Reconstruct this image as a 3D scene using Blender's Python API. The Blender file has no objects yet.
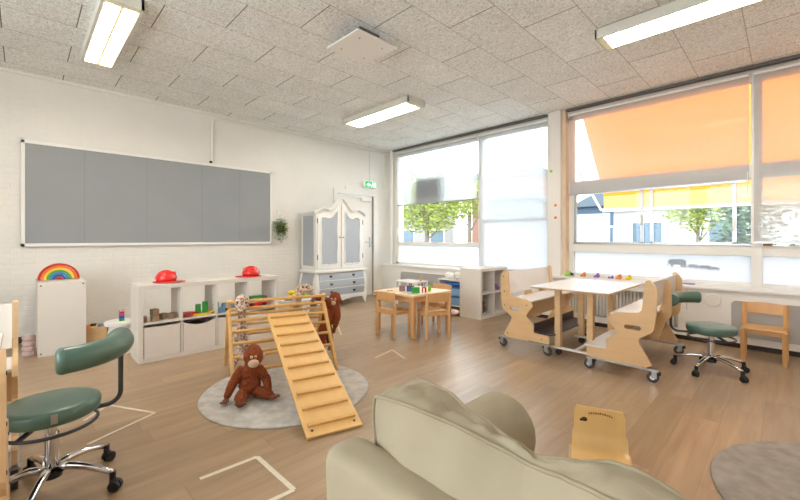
import bpy, bmesh, math, random
from mathutils import Vector, Matrix, noise
PI = math.pi
random.seed(7)
S = bpy.context.scene
COL = S.collection

# ------------------------------------------------------------------ camera
cd = bpy.data.cameras.new('camera'); cam = bpy.data.objects.new('camera', cd); COL.objects.link(cam)
cam.location = (0, 0, 1.24); cam.rotation_euler = (PI/2, 0, math.radians(45.3))
cd.sensor_width = 36; cd.lens = 36*382/800; cd.shift_y = -0.015; cd.clip_start = 0.05; cd.clip_end = 300
S.camera = cam
# ------------------------------------------------------------------ world, sun, exposure
w = bpy.data.worlds.new('sky'); S.world = w; w.use_nodes = True
bg = w.node_tree.nodes['Background']
bg.inputs[0].default_value = (0.87, 0.94, 1.0, 1); bg.inputs[1].default_value = 4.2
sd = bpy.data.lights.new('sun', 'SUN'); sd.energy = 2.5; sd.angle = math.radians(6); sd.color = (1, .95, .86)
so = bpy.data.objects.new('sun', sd); COL.objects.link(so)
so.rotation_euler = Vector((-.25, -.62, -.9)).to_track_quat('-Z', 'Y').to_euler()
def portal(name, loc, sx, sy):
    l = bpy.data.lights.new(name, 'AREA'); l.shape = 'RECTANGLE'; l.size = sx; l.size_y = sy
    l.cycles.is_portal = True
    o = bpy.data.objects.new(name, l); COL.objects.link(o); o.location = loc
    o.rotation_euler = (-PI/2, 0, 0)      # faces -Y, into the room
    return o
portal('daylight_portal_left', (-4.4, 6.3, 1.9), 3.6, 2.6)
portal('daylight_portal_right', (.1, 6.3, 1.9), 5.0, 2.6)
portal('fill_portal_rear', (-1.6, -2.75, 1.9), 4.2, 2.4).rotation_euler = (PI/2, 0, 0)  # serves the invented rear openings that add fill light from behind the camera
S.view_settings.view_transform = 'Standard'; S.view_settings.look = 'None'
S.view_settings.gamma = 1; S.view_settings.use_curve_mapping = False
S.view_settings.exposure = 1.08
S.cycles.use_denoising = True
S.cycles.max_bounces = 10; S.cycles.diffuse_bounces = 6; S.cycles.transparent_max_bounces = 16
S.cycles.sample_clamp_indirect = 8

# ------------------------------------------------------------------ materials
def lin(c):
    return tuple(((v/255)/12.92 if v/255 <= .04045 else ((v/255+.055)/1.055)**2.4) for v in c) + (1,)
def mat(name, rgb, rough=.5, metal=0, var=.06, vscale=8, bump=0, bscale=60, stretch=(1, 1, 1), coat=0, coord='Object', sheen=0):
    m = bpy.data.materials.new(name); m.use_nodes = True; nt = m.node_tree; N = nt.nodes; L = nt.links
    b = N['Principled BSDF']; c = lin(rgb)
    b.inputs['Roughness'].default_value = rough; b.inputs['Metallic'].default_value = metal
    b.inputs['Coat Weight'].default_value = coat
    if False: b.inputs['Sheen Weight'].default_value = sheen
    tc = N.new('ShaderNodeTexCoord'); mp = N.new('ShaderNodeMapping'); mp.inputs['Scale'].default_value = stretch
    L.new(tc.outputs[coord], mp.inputs[0])
    nz = N.new('ShaderNodeTexNoise'); nz.inputs['Scale'].default_value = vscale; nz.inputs['Detail'].default_value = 5
    L.new(mp.outputs[0], nz.inputs['Vector'])
    mx = N.new('ShaderNodeMix'); mx.data_type = 'RGBA'
    mx.inputs[6].default_value = tuple(max(0, v*(1-var*2)) for v in c[:3])+(1,)
    mx.inputs[7].default_value = tuple(min(1, v*(1+var*2)) for v in c[:3])+(1,)
    L.new(nz.outputs[0], mx.inputs[0]); L.new(mx.outputs[2], b.inputs['Base Color'])
    if bump:
        n2 = N.new('ShaderNodeTexNoise'); n2.inputs['Scale'].default_value = bscale; n2.inputs['Detail'].default_value = 4
        L.new(mp.outputs[0], n2.inputs['Vector'])
        bp = N.new('ShaderNodeBump'); bp.inputs['Strength'].default_value = bump; bp.inputs['Distance'].default_value = .01
        L.new(n2.outputs[0], bp.inputs['Height']); L.new(bp.outputs[0], b.inputs['Normal'])
    return m
def math_node(nt, op, a, b=None):
    n = nt.nodes.new('ShaderNodeMath'); n.operation = op
    for i, v in enumerate((a, b)):
        if v is None: continue
        if isinstance(v, (int, float)): n.inputs[i].default_value = v
        else: nt.links.new(v, n.inputs[i])
    return n.outputs[0]
def emis(name, rgb, strength):
    m = bpy.data.materials.new(name); m.use_nodes = True; nt = m.node_tree
    b = nt.nodes['Principled BSDF']; b.inputs['Base Color'].default_value = lin(rgb)
    b.inputs['Emission Color'].default_value = lin(rgb); b.inputs['Emission Strength'].default_value = strength
    return m
def cloth_through(name, rgb, clear, trans=.6, rough_noise=True):
    """sheer / backlit fabric: part open weave, part translucent, part diffuse"""
    m = bpy.data.materials.new(name); m.use_nodes = True; nt = m.node_tree; N = nt.nodes; L = nt.links
    N.remove(N['Principled BSDF']); out = N['Material Output']; c = lin(rgb)
    nz = N.new('ShaderNodeTexNoise'); nz.inputs['Scale'].default_value = 6
    mx = N.new('ShaderNodeMix'); mx.data_type = 'RGBA'
    mx.inputs[6].default_value = tuple(v*.95 for v in c[:3])+(1,); mx.inputs[7].default_value = c
    L.new(nz.outputs[0], mx.inputs[0])
    d = N.new('ShaderNodeBsdfDiffuse'); t = N.new('ShaderNodeBsdfTranslucent'); x = N.new('ShaderNodeBsdfTransparent')
    L.new(mx.outputs[2], d.inputs[0]); L.new(mx.outputs[2], t.inputs[0])
    m1 = N.new('ShaderNodeMixShader'); m1.inputs[0].default_value = trans
    L.new(d.outputs[0], m1.inputs[1]); L.new(t.outputs[0], m1.inputs[2])
    m2 = N.new('ShaderNodeMixShader'); m2.inputs[0].default_value = clear
    L.new(m1.outputs[0], m2.inputs[1]); L.new(x.outputs[0], m2.inputs[2]); L.new(m2.outputs[0], out.inputs[0])
    return m
def glass_mat():
    m = bpy.data.materials.new('clear_glass'); m.use_nodes = True; nt = m.node_tree; N = nt.nodes; L = nt.links
    N.remove(N['Principled BSDF']); out = N['Material Output']
    x = N.new('ShaderNodeBsdfTransparent'); g = N.new('ShaderNodeBsdfGlossy'); g.inputs['Roughness'].default_value = .02
    x.inputs[0].default_value = (.95, .97, .97, 1)
    f = N.new('ShaderNodeFresnel'); f.inputs[0].default_value = 1.3
    s = N.new('ShaderNodeMixShader'); L.new(f.outputs[0], s.inputs[0]); L.new(x.outputs[0], s.inputs[1]); L.new(g.outputs[0], s.inputs[2])
    L.new(s.outputs[0], out.inputs[0]); return m

def brick_mat():
    m = mat('painted_brick', (231, 228, 220), .6, var=.02, vscale=3); nt = m.node_tree; N = nt.nodes; L = nt.links
    tc = N.new('ShaderNodeTexCoord'); sp = N.new('ShaderNodeSeparateXYZ'); cb = N.new('ShaderNodeCombineXYZ')
    L.new(tc.outputs['Object'], sp.inputs[0]); L.new(math_node(nt, 'ADD', sp.outputs[0], sp.outputs[1]), cb.inputs[0]); L.new(sp.outputs[2], cb.inputs[1])
    br = N.new('ShaderNodeTexBrick'); br.inputs['Scale'].default_value = 1
    br.inputs['Brick Width'].default_value = .215; br.inputs['Row Height'].default_value = .0625
    br.inputs['Mortar Size'].default_value = .005; br.inputs['Mortar Smooth'].default_value = .8
    br.inputs[1].default_value = (1, 1, 1, 1); br.inputs[2].default_value = (.8, .8, .8, 1); br.inputs[3].default_value = (0, 0, 0, 1)
    wn = N.new('ShaderNodeTexNoise'); wn.inputs['Scale'].default_value = 9
    vm = N.new('ShaderNodeVectorMath'); vm.operation = 'SCALE'; vm.inputs['Scale'].default_value = .012
    L.new(tc.outputs['Object'], wn.inputs['Vector']); L.new(wn.outputs['Color'], vm.inputs[0])
    va = N.new('ShaderNodeVectorMath'); L.new(cb.outputs[0], va.inputs[0]); L.new(vm.outputs[0], va.inputs[1]); L.new(va.outputs[0], br.inputs['Vector'])
    n2 = N.new('ShaderNodeTexNoise'); n2.inputs['Scale'].default_value = 45; L.new(tc.outputs['Object'], n2.inputs['Vector'])
    h = math_node(nt, 'ADD', br.outputs['Color'], math_node(nt, 'MULTIPLY', n2.outputs[0], .35))
    bp = N.new('ShaderNodeBump'); bp.inputs['Strength'].default_value = .48; bp.inputs['Distance'].default_value = .006
    L.new(h, bp.inputs['Height']); L.new(bp.outputs[0], N['Principled BSDF'].inputs['Normal']); return m

def ceiling_mat():
    m = bpy.data.materials.new('wood_wool_panels'); m.use_nodes = True; nt = m.node_tree; N = nt.nodes; L = nt.links
    b = N['Principled BSDF']; b.inputs['Roughness'].default_value = .9
    tc = N.new('ShaderNodeTexCoord'); sp = N.new('ShaderNodeSeparateXYZ'); L.new(tc.outputs['Object'], sp.inputs[0])
    v = math_node(nt, 'DIVIDE', math_node(nt, 'ADD', sp.outputs[0], 1.24+.487*40), .487)
    row = math_node(nt, 'FLOOR', v); fv = math_node(nt, 'FRACT', v)
    odd = math_node(nt, 'MODULO', row, 2)
    u = math_node(nt, 'ADD', math_node(nt, 'DIVIDE', math_node(nt, 'ADD', sp.outputs[1], 20-3.03+.99*.5-.005), .99), math_node(nt, 'MULTIPLY', odd, .5))
    fu = math_node(nt, 'FRACT', u)
    short = math_node(nt, 'LESS_THAN', math_node(nt, 'ABSOLUTE', math_node(nt, 'SUBTRACT', fu, .5)), .0045)
    lng = math_node(nt, 'LESS_THAN', math_node(nt, 'ABSOLUTE', math_node(nt, 'SUBTRACT', fv, .5)), -.1)
    edge = math_node(nt, 'LESS_THAN', math_node(nt, 'MINIMUM', fv, math_node(nt, 'SUBTRACT', 1, fv)), .009)
    n1 = N.new('ShaderNodeTexNoise'); n1.inputs['Scale'].default_value = 45; n1.inputs['Detail'].default_value = 8; n1.inputs['Roughness'].default_value = .75
    n1.inputs['Distortion'].default_value = 1.5
    L.new(tc.outputs['Object'], n1.inputs['Vector'])
    cr = N.new('ShaderNodeValToRGB'); e = cr.color_ramp.elements
    e[0].position = .36; e[0].color = lin((176, 176, 172)); e[1].position = .55; e[1].color = lin((246, 247, 244))
    L.new(n1.outputs[0], cr.inputs[0])
    n3 = N.new('ShaderNodeTexNoise'); n3.inputs['Scale'].default_value = 2.2; L.new(tc.outputs['Object'], n3.inputs['Vector'])
    tone = N.new('ShaderNodeTexWhiteNoise'); tone.noise_dimensions = '2D'; cbx = N.new('ShaderNodeCombineXYZ')
    L.new(row, cbx.inputs[0]); L.new(math_node(nt, 'FLOOR', math_node(nt, 'ADD', u, .5)), cbx.inputs[1]); L.new(cbx.outputs[0], tone.inputs['Vector'])
    k = math_node(nt, 'ADD', math_node(nt, 'MULTIPLY', tone.outputs['Value'], .07), math_node(nt, 'ADD', math_node(nt, 'MULTIPLY', n3.outputs[0], .2), .86))
    mm = N.new('ShaderNodeMix'); mm.data_type = 'RGBA'; mm.blend_type = 'MULTIPLY'; mm.inputs[0].default_value = 1
    L.new(cr.outputs[0], mm.inputs[6]); L.new(k, mm.inputs[7])
    m2 = N.new('ShaderNodeMix'); m2.data_type = 'RGBA'; L.new(math_node(nt, 'MULTIPLY', edge, .55), m2.inputs[0]); L.new(mm.outputs[2], m2.inputs[6]); m2.inputs[7].default_value = lin((150, 134, 118))
    m3 = N.new('ShaderNodeMix'); m3.data_type = 'RGBA'; L.new(math_node(nt, 'MULTIPLY', short, .85), m3.inputs[0]); L.new(m2.outputs[2], m3.inputs[6]); m3.inputs[7].default_value = lin((60, 55, 48))
    L.new(m3.outputs[2], b.inputs['Base Color'])
    bp = N.new('ShaderNodeBump'); bp.inputs['Strength'].default_value = .5; bp.inputs['Distance'].default_value = .006
    L.new(n1.outputs[0], bp.inputs['Height']); L.new(bp.outputs[0], b.inputs['Normal']); return m

def floor_mat():
    m = bpy.data.materials.new('oak_plank_vinyl'); m.use_nodes = True; nt = m.node_tree; N = nt.nodes; L = nt.links
    b = N['Principled BSDF']; b.inputs['Roughness'].default_value = .33; b.inputs['Specular IOR Level'].default_value = .5
    tc = N.new('ShaderNodeTexCoord'); sp = N.new('ShaderNodeSeparateXYZ'); L.new(tc.outputs['Object'], sp.inputs[0])
    W = .2; Ln = 1.25
    v = math_node(nt, 'DIVIDE', math_node(nt, 'ADD', sp.outputs[0], .51+W*100), W)
    row = math_node(nt, 'FLOOR', v); fv = math_node(nt, 'FRACT', v)
    wr = N.new('ShaderNodeTexWhiteNoise'); wr.noise_dimensions = '1D'; L.new(row, wr.inputs['W'])
    u = math_node(nt, 'ADD', math_node(nt, 'DIVIDE', math_node(nt, 'ADD', sp.outputs[1], 50), Ln), wr.outputs['Value'])
    fu = math_node(nt, 'FRACT', u)
    e1 = math_node(nt, 'LESS_THAN', fv, .012); e2 = math_node(nt, 'LESS_THAN', fu, .0028)
    edge = math_node(nt, 'MAXIMUM', e1, e2)
    cb = N.new('ShaderNodeCombineXYZ'); L.new(row, cb.inputs[0]); L.new(math_node(nt, 'FLOOR', u), cb.inputs[1])
    wt = N.new('ShaderNodeTexWhiteNoise'); wt.noise_dimensions = '2D'; L.new(cb.outputs[0], wt.inputs['Vector'])
    mp = N.new('ShaderNodeMapping'); mp.inputs['Scale'].default_value = (22, 1.6, 1); L.new(tc.outputs['Object'], mp.inputs[0])
    off = N.new('ShaderNodeVectorMath'); L.new(mp.outputs[0], off.inputs[0])
    sc = N.new('ShaderNodeVectorMath'); sc.operation = 'SCALE'; sc.inputs['Scale'].default_value = 9; L.new(wt.outputs['Color'], sc.inputs[0]); L.new(sc.outputs[0], off.inputs[1])
    nz = N.new('ShaderNodeTexNoise'); nz.inputs['Scale'].default_value = 1; nz.inputs['Detail'].default_value = 7; nz.inputs['Distortion'].default_value = .6
    L.new(off.outputs[0], nz.inputs['Vector'])
    cr = N.new('ShaderNodeValToRGB'); e = cr.color_ramp.elements
    e[0].position = .18; e[0].color = lin((143, 119, 92)); e[1].position = .8; e[1].color = lin((173, 147, 116))
    L.new(nz.outputs[0], cr.inputs[0])
    k = math_node(nt, 'ADD', math_node(nt, 'MULTIPLY', wt.outputs['Value'], .14), .92)
    mm = N.new('ShaderNodeMix'); mm.data_type = 'RGBA'; mm.blend_type = 'MULTIPLY'; mm.inputs[0].default_value = 1
    L.new(cr.outputs[0], mm.inputs[6]); L.new(k, mm.inputs[7])
    m2 = N.new('ShaderNodeMix'); m2.data_type = 'RGBA'; L.new(math_node(nt, 'MULTIPLY', edge, .45), m2.inputs[0]); L.new(mm.outputs[2], m2.inputs[6]); m2.inputs[7].default_value = lin((95, 76, 58))
    L.new(m2.outputs[2], b.inputs['Base Color'])
    bp = N.new('ShaderNodeBump'); bp.inputs['Strength'].default_value = .15; bp.inputs['Distance'].default_value = .003
    L.new(nz.outputs[0], bp.inputs['Height']); L.new(bp.outputs[0], b.inputs['Normal']); return m

def spots_mat(name, base, spot, scale):
    m = mat(name, base, .9, sheen=.3); nt = m.node_tree; N = nt.nodes; L = nt.links
    tc = N.new('ShaderNodeTexCoord'); vo = N.new('ShaderNodeTexVoronoi'); vo.inputs['Scale'].default_value = scale
    L.new(tc.outputs['Object'], vo.inputs['Vector'])
    cr = N.new('ShaderNodeValToRGB'); e = cr.color_ramp.elements
    e[0].position = .42; e[0].color = lin(spot); e[1].position = .5; e[1].color = lin(base)
    L.new(vo.outputs['Distance'], cr.inputs[0]); L.new(cr.outputs[0], N['Principled BSDF'].inputs['Base Color']); return m

M = {}
M['wall'] = brick_mat(); M['ceiling'] = ceiling_mat(); M['floor'] = floor_mat(); M['glass'] = glass_mat()
M['paint'] = mat('white_paint', (232, 228, 220), .45, var=.01)
M['lam'] = mat('white_laminate', (235, 232, 226), .35, var=.01)
M['kal'] = mat('white_foil', (222, 216, 206), .4, var=.01)
M['plaster'] = mat('white_plaster', (224, 219, 210), .7, var=.02, bump=.1)
M['blind'] = cloth_through('sheer_white_blind', (218, 220, 222), .34, .62)
M['frost'] = cloth_through('frosted_glass', (206, 212, 218), .14, .7)
M['awning'] = cloth_through('orange_awning_cloth', (204, 112, 30), .02, .5)
M['valance'] = cloth_through('pale_yellow_valance', (200, 156, 100), .02, .5)
M['board'] = mat('grey_pinboard', (148, 151, 153), .8, var=.03, vscale=2, bump=.1, bscale=200)
M['alu'] = mat('brushed_aluminium', (176, 176, 176), .35, 1, var=.03)
M['chrome'] = mat('chrome', (215, 215, 215), .12, 1, var=.01)
M['dark'] = mat('dark_rubber', (28, 28, 30), .5, var=.05)
M['wheel'] = mat('grey_wheel', (62, 64, 67), .45)
M['gun'] = mat('dark_grey_tube', (78, 78, 80), .3, .6)
M['green'] = mat('green_vinyl', (84, 112, 98), .3, var=.04, bump=.05, bscale=150)
M['ply'] = mat('birch_plywood', (220, 182, 134), .45, var=.06, vscale=5, stretch=(1, 1, 6), bump=.03)
M['plyedge'] = mat('plywood_edge', (200, 160, 112), .5, var=.1, vscale=60)
M['beech'] = mat('beech_wood', (208, 160, 106), .4, var=.06, vscale=4, stretch=(5, 5, 1))
M['pine'] = mat('lacquered_pine', (214, 168, 102), .42, var=.07, vscale=5, stretch=(3, 3, 3))
M['rampply'] = mat('ramp_plywood', (222, 178, 112), .42, var=.06, vscale=4, stretch=(1, 5, 1))
M['shell'] = mat('bent_plywood', (222, 182, 118), .3, var=.05, vscale=3, stretch=(6, 1, 1), coat=.2)
M['rug'] = mat('grey_rug', (192, 187, 178), .95, var=.22, vscale=14, bump=.8, bscale=120, sheen=.3)
M['rug2'] = mat('brown_grey_rug', (158, 150, 140), .95, var=.2, vscale=14, bump=.8, bscale=120, sheen=.3)
M['sofa'] = mat('beige_cotton', (160, 148, 123), .9, var=.05, vscale=9, bump=.35, bscale=14, sheen=.25)
M['pipe'] = mat('beige_piping', (150, 138, 112), .9, var=.05)
M['step_dark'] = mat('dark_step', (72, 62, 62), .5)
M['fur'] = mat('rust_brown_fur', (142, 68, 30), .95, var=.25, vscale=40, bump=1, bscale=180, sheen=.5)
M['skin'] = mat('plush_skin', (206, 174, 142), .8)
M['paw'] = mat('dusky_plush', (120, 74, 54), .85)
M['white'] = mat('white_plastic', (240, 238, 232), .3, var=.01)
M['black'] = mat('black_plastic', (14, 14, 15), .25, var=.01)
M['red'] = mat('red_plastic', (214, 34, 28), .2, var=.04, coat=.4)
M['yellow'] = mat('yellow_plastic', (238, 200, 30), .35)
M['tgreen'] = mat('green_toy', (48, 150, 62), .4)
M['lime'] = mat('lime_toy', (140, 206, 60), .4)
M['blue'] = mat('blue_toy', (112, 160, 190), .45)
M['dblue'] = mat('dark_blue_toy', (44, 84, 140), .45)
M['orange'] = mat('orange_toy', (232, 130, 40), .4)
M['purple'] = mat('purple_toy', (142, 92, 182), .45)
M['pink'] = mat('pink_toy', (214, 186, 180), .6)
M['brown'] = mat('brown_block', (150, 124, 98), .7, var=.1, vscale=20)
M['gray'] = mat('grey_plastic', (90, 92, 94), .5)
M['armw'] = mat('armoire_white', (236, 234, 228), .45, var=.01)
M['armg'] = mat('armoire_grey', (172, 177, 183), .6, var=.04, vscale=30)
M['skirt'] = mat('dark_baseboard', (64, 50, 42), .6)
M['tape'] = mat('white_tape', (214, 204, 184), .6, var=.08, vscale=40)
M['leaf'] = mat('leaf_green', (104, 134, 66), .6, var=.25, vscale=30)
M['fabric'] = mat('white_fabric_box', (224, 216, 206), .8, var=.03, bump=.3, bscale=20)
M['grille'] = mat('grey_radiator_mesh', (176, 172, 168), .6, var=.05, vscale=120, bump=.5, bscale=260)
M['spot'] = spots_mat('spotted_plush_cloth', (206, 186, 166), (150, 112, 92), 48)
M['exitgreen'] = emis('exit_green', (30, 160, 90), .5)
M['exitwhite'] = emis('exit_white', (240, 255, 240), .8)
M['tube'] = emis('lamp_tube', (255, 247, 238), 34)
M['lampwhite'] = mat('lamp_housing', (214, 212, 200), .5, var=.01)
M['louvre'] = mat('lamp_louvre', (236, 232, 190), .3, var=.01)
M['bluebin'] = mat('clear_blue_bin', (140, 176, 206), .3)
M['bluelid'] = mat('blue_lid', (52, 112, 190), .35)
M['brass'] = mat('dark_handle', (90, 92, 94), .4, .7)

# ------------------------------------------------------------------ mesh helpers
class MB:
    def __init__(s): s.bm = bmesh.new()
    def box(s, a, b, rot=None, ctr=None):
        a = Vector(a); b = Vector(b); c = (a+b)/2; d = b-a
        mt = Matrix.Translation(c) @ (rot.to_4x4() if rot else Matrix()) @ Matrix.Diagonal((abs(d.x), abs(d.y), abs(d.z), 1))
        bmesh.ops.create_cube(s.bm, size=1, matrix=mt); return s
    def bar(s, p, q, wx, wy, up=(0, 0, 1)):
        p = Vector(p); q = Vector(q); z = (q-p).normalized(); u = Vector(up)
        if abs(z.dot(u)) > .98: u = Vector((0, 1, 0))
        x = u.cross(z).normalized(); y = z.cross(x)
        R = Matrix((x, y, z)).transposed().to_4x4()
        mt = Matrix.Translation((p+q)/2) @ R @ Matrix.Diagonal((wx, wy, (q-p).length, 1))
        bmesh.ops.create_cube(s.bm, size=1, matrix=mt); return s
    def cone(s, p, q, r0, r1=None, seg=20):
        r1 = r0 if r1 is None else r1; p = Vector(p); q = Vector(q)
        R = (q-p).to_track_quat('Z', 'Y').to_matrix().to_4x4()
        bmesh.ops.create_cone(s.bm, cap_ends=True, segments=seg, radius1=r0, radius2=r1, depth=(q-p).length, matrix=Matrix.Translation((p+q)/2) @ R); return s
    def ball(s, c, r, sc=(1, 1, 1), seg=20, rot=None):
        mt = Matrix.Translation(Vector(c)) @ (rot.to_4x4() if rot else Matrix()) @ Matrix.Diagonal((r*sc[0], r*sc[1], r*sc[2], 1))
        bmesh.ops.create_uvsphere(s.bm, u_segments=seg, v_segments=max(8, seg*2//3), radius=1, matrix=mt); return s
    def capsule(s, p, q, r0, r1=None, seg=16):
        r1 = r0 if r1 is None else r1
        s.cone(p, q, r0, r1, seg); s.ball(p, r0, seg=seg); s.ball(q, r1, seg=seg); return s
    def tube(s, pts, r, seg=12, closed=False, rr=None):
        pts = [Vector(p) for p in pts]; n = len(pts); rings = []; up = None
        for i, p in enumerate(pts):
            if closed: t = (pts[(i+1) % n]-pts[i-1]).normalized()
            else: t = (pts[min(i+1, n-1)]-pts[max(i-1, 0)]).normalized()
            if up is None:
                up = Vector((0, 0, 1)) if abs(t.z) < .9 else Vector((1, 0, 0))
            x = up.cross(t).normalized(); up = t.cross(x).normalized()
            rad = rr[i] if rr else r
            rings.append([s.bm.verts.new(p+(x*math.cos(a)+up*math.sin(a))*rad) for a in [2*PI*k/seg for k in range(seg)]])
        for i in range(n if closed else n-1):
            A = rings[i]; B = rings[(i+1) % n]
            for k in range(seg): s.bm.faces.new((A[k], A[(k+1) % seg], B[(k+1) % seg], B[k]))
        if not closed: s.bm.faces.new(rings[0][::-1]); s.bm.faces.new(rings[-1])
        return s
    def lathe(s, prof, c=(0, 0, 0), seg=40):
        c = Vector(c); rings = []
        for r, z in prof:
            rings.append([s.bm.verts.new(c+Vector((max(r, 1e-4)*math.cos(2*PI*k/seg), max(r, 1e-4)*math.sin(2*PI*k/seg), z))) for k in range(seg)])
        for A, B in zip(rings, rings[1:]):
            for k in range(seg): s.bm.faces.new((A[k], A[(k+1) % seg], B[(k+1) % seg], B[k]))
        s.bm.faces.new(rings[0][::-1]); s.bm.faces.new(rings[-1]); return s
    def prism(s, pts, fn, d0, d1):
        """pts 2D; fn(u,v,d)->3D"""
        A = [s.bm.verts.new(fn(u, v, d0)) for u, v in pts]; B = [s.bm.verts.new(fn(u, v, d1)) for u, v in pts]; n = len(pts)
        s.bm.faces.new(A); s.bm.faces.new(B[::-1])
        for i in range(n): s.bm.faces.new((A[i], B[i], B[(i+1) % n], A[(i+1) % n]))
        return s
    def build(s, name, m, parent=None, bevel=0, smooth=False, loc=None, rz=None):
        bmesh.ops.recalc_face_normals(s.bm, faces=s.bm.faces[:])
        me = bpy.data.meshes.new(name); s.bm.to_mesh(me); s.bm.free()
        me.materials.append(M[m] if isinstance(m, str) else m)
        if smooth:
            me.shade_smooth() if hasattr(me, 'shade_smooth') else [setattr(p, 'use_smooth', True) for p in me.polygons]
            if smooth != 'all':
                try: me.set_sharp_from_angle(angle=math.radians(40))
                except Exception: pass
        o = bpy.data.objects.new(name, me); COL.objects.link(o)
        if parent: o.parent = parent
        if loc: o.location = loc
        if rz is not None: o.rotation_euler.z = rz
        if bevel:
            b = o.modifiers.new('bevel', 'BEVEL'); b.width = bevel; b.segments = 2; b.limit_method = 'ANGLE'
        return o
def bake(o, name=None):
    """apply the modifiers of o without operators"""
    bpy.context.view_layer.update()
    dg = bpy.context.evaluated_depsgraph_get(); ev = o.evaluated_get(dg)
    me = bpy.data.meshes.new_from_object(ev, depsgraph=dg)
    o.modifiers.clear(); old = o.data; o.data = me; me.name = old.name + '_shape'
    for p in me.polygons: p.use_smooth = True
    return o
def melt(mb, name, m, parent=None, voxel=.006, disp=0, dscale=.02, smooth=2):
    """melt overlapping volumes into one continuous skin"""
    o = mb.build(name, m, parent)
    r = o.modifiers.new('r', 'REMESH'); r.mode = 'VOXEL'; r.voxel_size = voxel; r.use_smooth_shade = True
    if smooth:
        q = o.modifiers.new('s', 'SMOOTH'); q.iterations = smooth; q.factor = .5
    if disp:
        t = bpy.data.textures.new('fur_noise', 'CLOUDS'); t.noise_scale = dscale
        d = o.modifiers.new('d', 'DISPLACE'); d.texture = t; d.strength = disp; d.mid_level = .5
    mats = o.data.materials[0]
    bake(o)
    if not o.data.materials: o.data.materials.append(mats)
    return o
def panel(name, outer, holes, thick, m, parent, fn, bevel=.002):
    """flat board with holes: 2D outline (u,v) -> fn(u,v,w) in 3D"""
    cu = bpy.data.curves.new(name, 'CURVE'); cu.dimensions = '2D'; cu.fill_mode = 'BOTH'; cu.extrude = thick/2
    for loop in [outer]+holes:
        sp = cu.splines.new('POLY'); sp.points.add(len(loop)-1); sp.use_cyclic_u = True
        for p, q in zip(sp.points, loop): p.co = (q[0], q[1], 0, 1)
    t = bpy.data.objects.new(name, cu); COL.objects.link(t)
    bpy.context.view_layer.update(); dg = bpy.context.evaluated_depsgraph_get()
    me = bpy.data.meshes.new_from_object(t.evaluated_get(dg), depsgraph=dg)
    bpy.data.objects.remove(t); bpy.data.curves.remove(cu)
    for v in me.vertices: v.co = fn(v.co.x, v.co.y, v.co.z)
    bm = bmesh.new(); bm.from_mesh(me); bmesh.ops.remove_doubles(bm, verts=bm.verts, dist=1e-5); bmesh.ops.recalc_face_normals(bm, faces=bm.faces[:]); bm.to_mesh(me); bm.free()
    me.materials.clear(); me.materials.append(M[m])
    o = bpy.data.objects.new(name, me); COL.objects.link(o); o.parent = parent
    for p in me.polygons: p.use_smooth = False
    return o
def smooth_loop(pts, k=3):
    """Chaikin corner cutting"""
    for _ in range(k):
        out = []
        for i in range(len(pts)):
            a = pts[i]; b = pts[(i+1) % len(pts)]
            out += [(a[0]*.89+b[0]*.11, a[1]*.89+b[1]*.11), (a[0]*.11+b[0]*.89, a[1]*.11+b[1]*.89)]
        pts = out
    return pts
def tag(o, label, cat, group=None, kind=None):
    o['label'] = label; o['category'] = cat
    if group: o['group'] = group
    if kind: o['kind'] = kind
    return o
def thing(name, label, cat, loc=(0, 0, 0), rz=0, group=None):
    o = bpy.data.objects.new(name, None); COL.objects.link(o); o.empty_display_size = .1
    o.location = loc; o.rotation_euler.z = rz
    return tag(o, label, cat, group)
def struct(o, label=None):
    o['kind'] = 'structure'
    if label: o['label'] = label
    return o
def kids(o): return [c for c in COL.objects if c.parent == o]
def copy_tree(o, parent=None):
    c = o.copy(); COL.objects.link(c)
    if parent: c.parent = parent
    for k in kids(o):
        if k is not c: copy_tree(k, c)
    return c

# ================================================================== ROOM SHELL
XL, YW, H = -6.35, 6.05, 3.2
XR, YB = 2.6, -2.6
o = MB().box((XL-.2, YB-.2, -.12), (XR+.2, YW+.2, 0)).build('floor', 'floor'); struct(o, 'light oak plank floor')
o = MB().box((XL-.2, YB-.2, H), (XR+.2, YW+.2, H+.15)).build('ceiling', 'ceiling'); struct(o, 'ceiling of pale wood-wool panels')
DY0, DY1, DZ = 4.50, 5.46, 2.14
w_ = MB().box((XL-.2, YB-.2, 0), (XL, DY0, H)).box((XL-.2, DY1, 0), (XL, YW+.2, H)).box((XL-.2, DY0, DZ), (XL, DY1, H))
struct(w_.build('wall_left', 'wall'), 'white painted brick wall')
struct(MB().box((XR, YB-.2, 0), (XR+.2, YW+.2, H)).build('wall_right', 'plaster'))
struct(MB().box((XL, YB-.2, 0), (XR, YB, .8)).box((XL, YB-.2, 3.0), (XR, YB, H)).box((XL, YB-.2, .8), (-3.6, YB, 3.0)).box((.4, YB-.2, .8), (XR, YB, 3.0)).box((-2.1, YB-.2, .8), (-1.7, YB, 3.0)).build('wall_rear', 'plaster'))  # unseen wall; its window openings are made up to let in extra light
# window wall: parapet, column, corner pier
wf = MB().box((XL, YW-.02, 0), (XR, YW+.2, .64)).box((XL, YW-.02, 3.1), (XR, YW+.2, H)).box((XL, YW-.04, 0), (-6.2, YW+.2, H))
struct(wf.build('wall_front', 'paint'), 'window wall with low parapet')
pc = MB().box((-2.625, 5.86, 0), (-2.43, YW+.2, H)).build('trim_7', 'paint', bevel=.004); struct(pc, 'white column between the two window bays')
struct(MB().box((-2.43, 5.93, 0), (-2.38, YW+.05, H)).build('trim_8', mat('cream_board', (226, 204, 174), .6)), 'cream timber strip beside the column')
struct(MB().box((XL, .0-.4, 0), (XL+.014, 4.42, .075)).box((XL, YB, 0), (XL+.014, -.4, .075)).build('baseboard_left', 'skirt'), 'dark brown baseboard')
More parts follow.
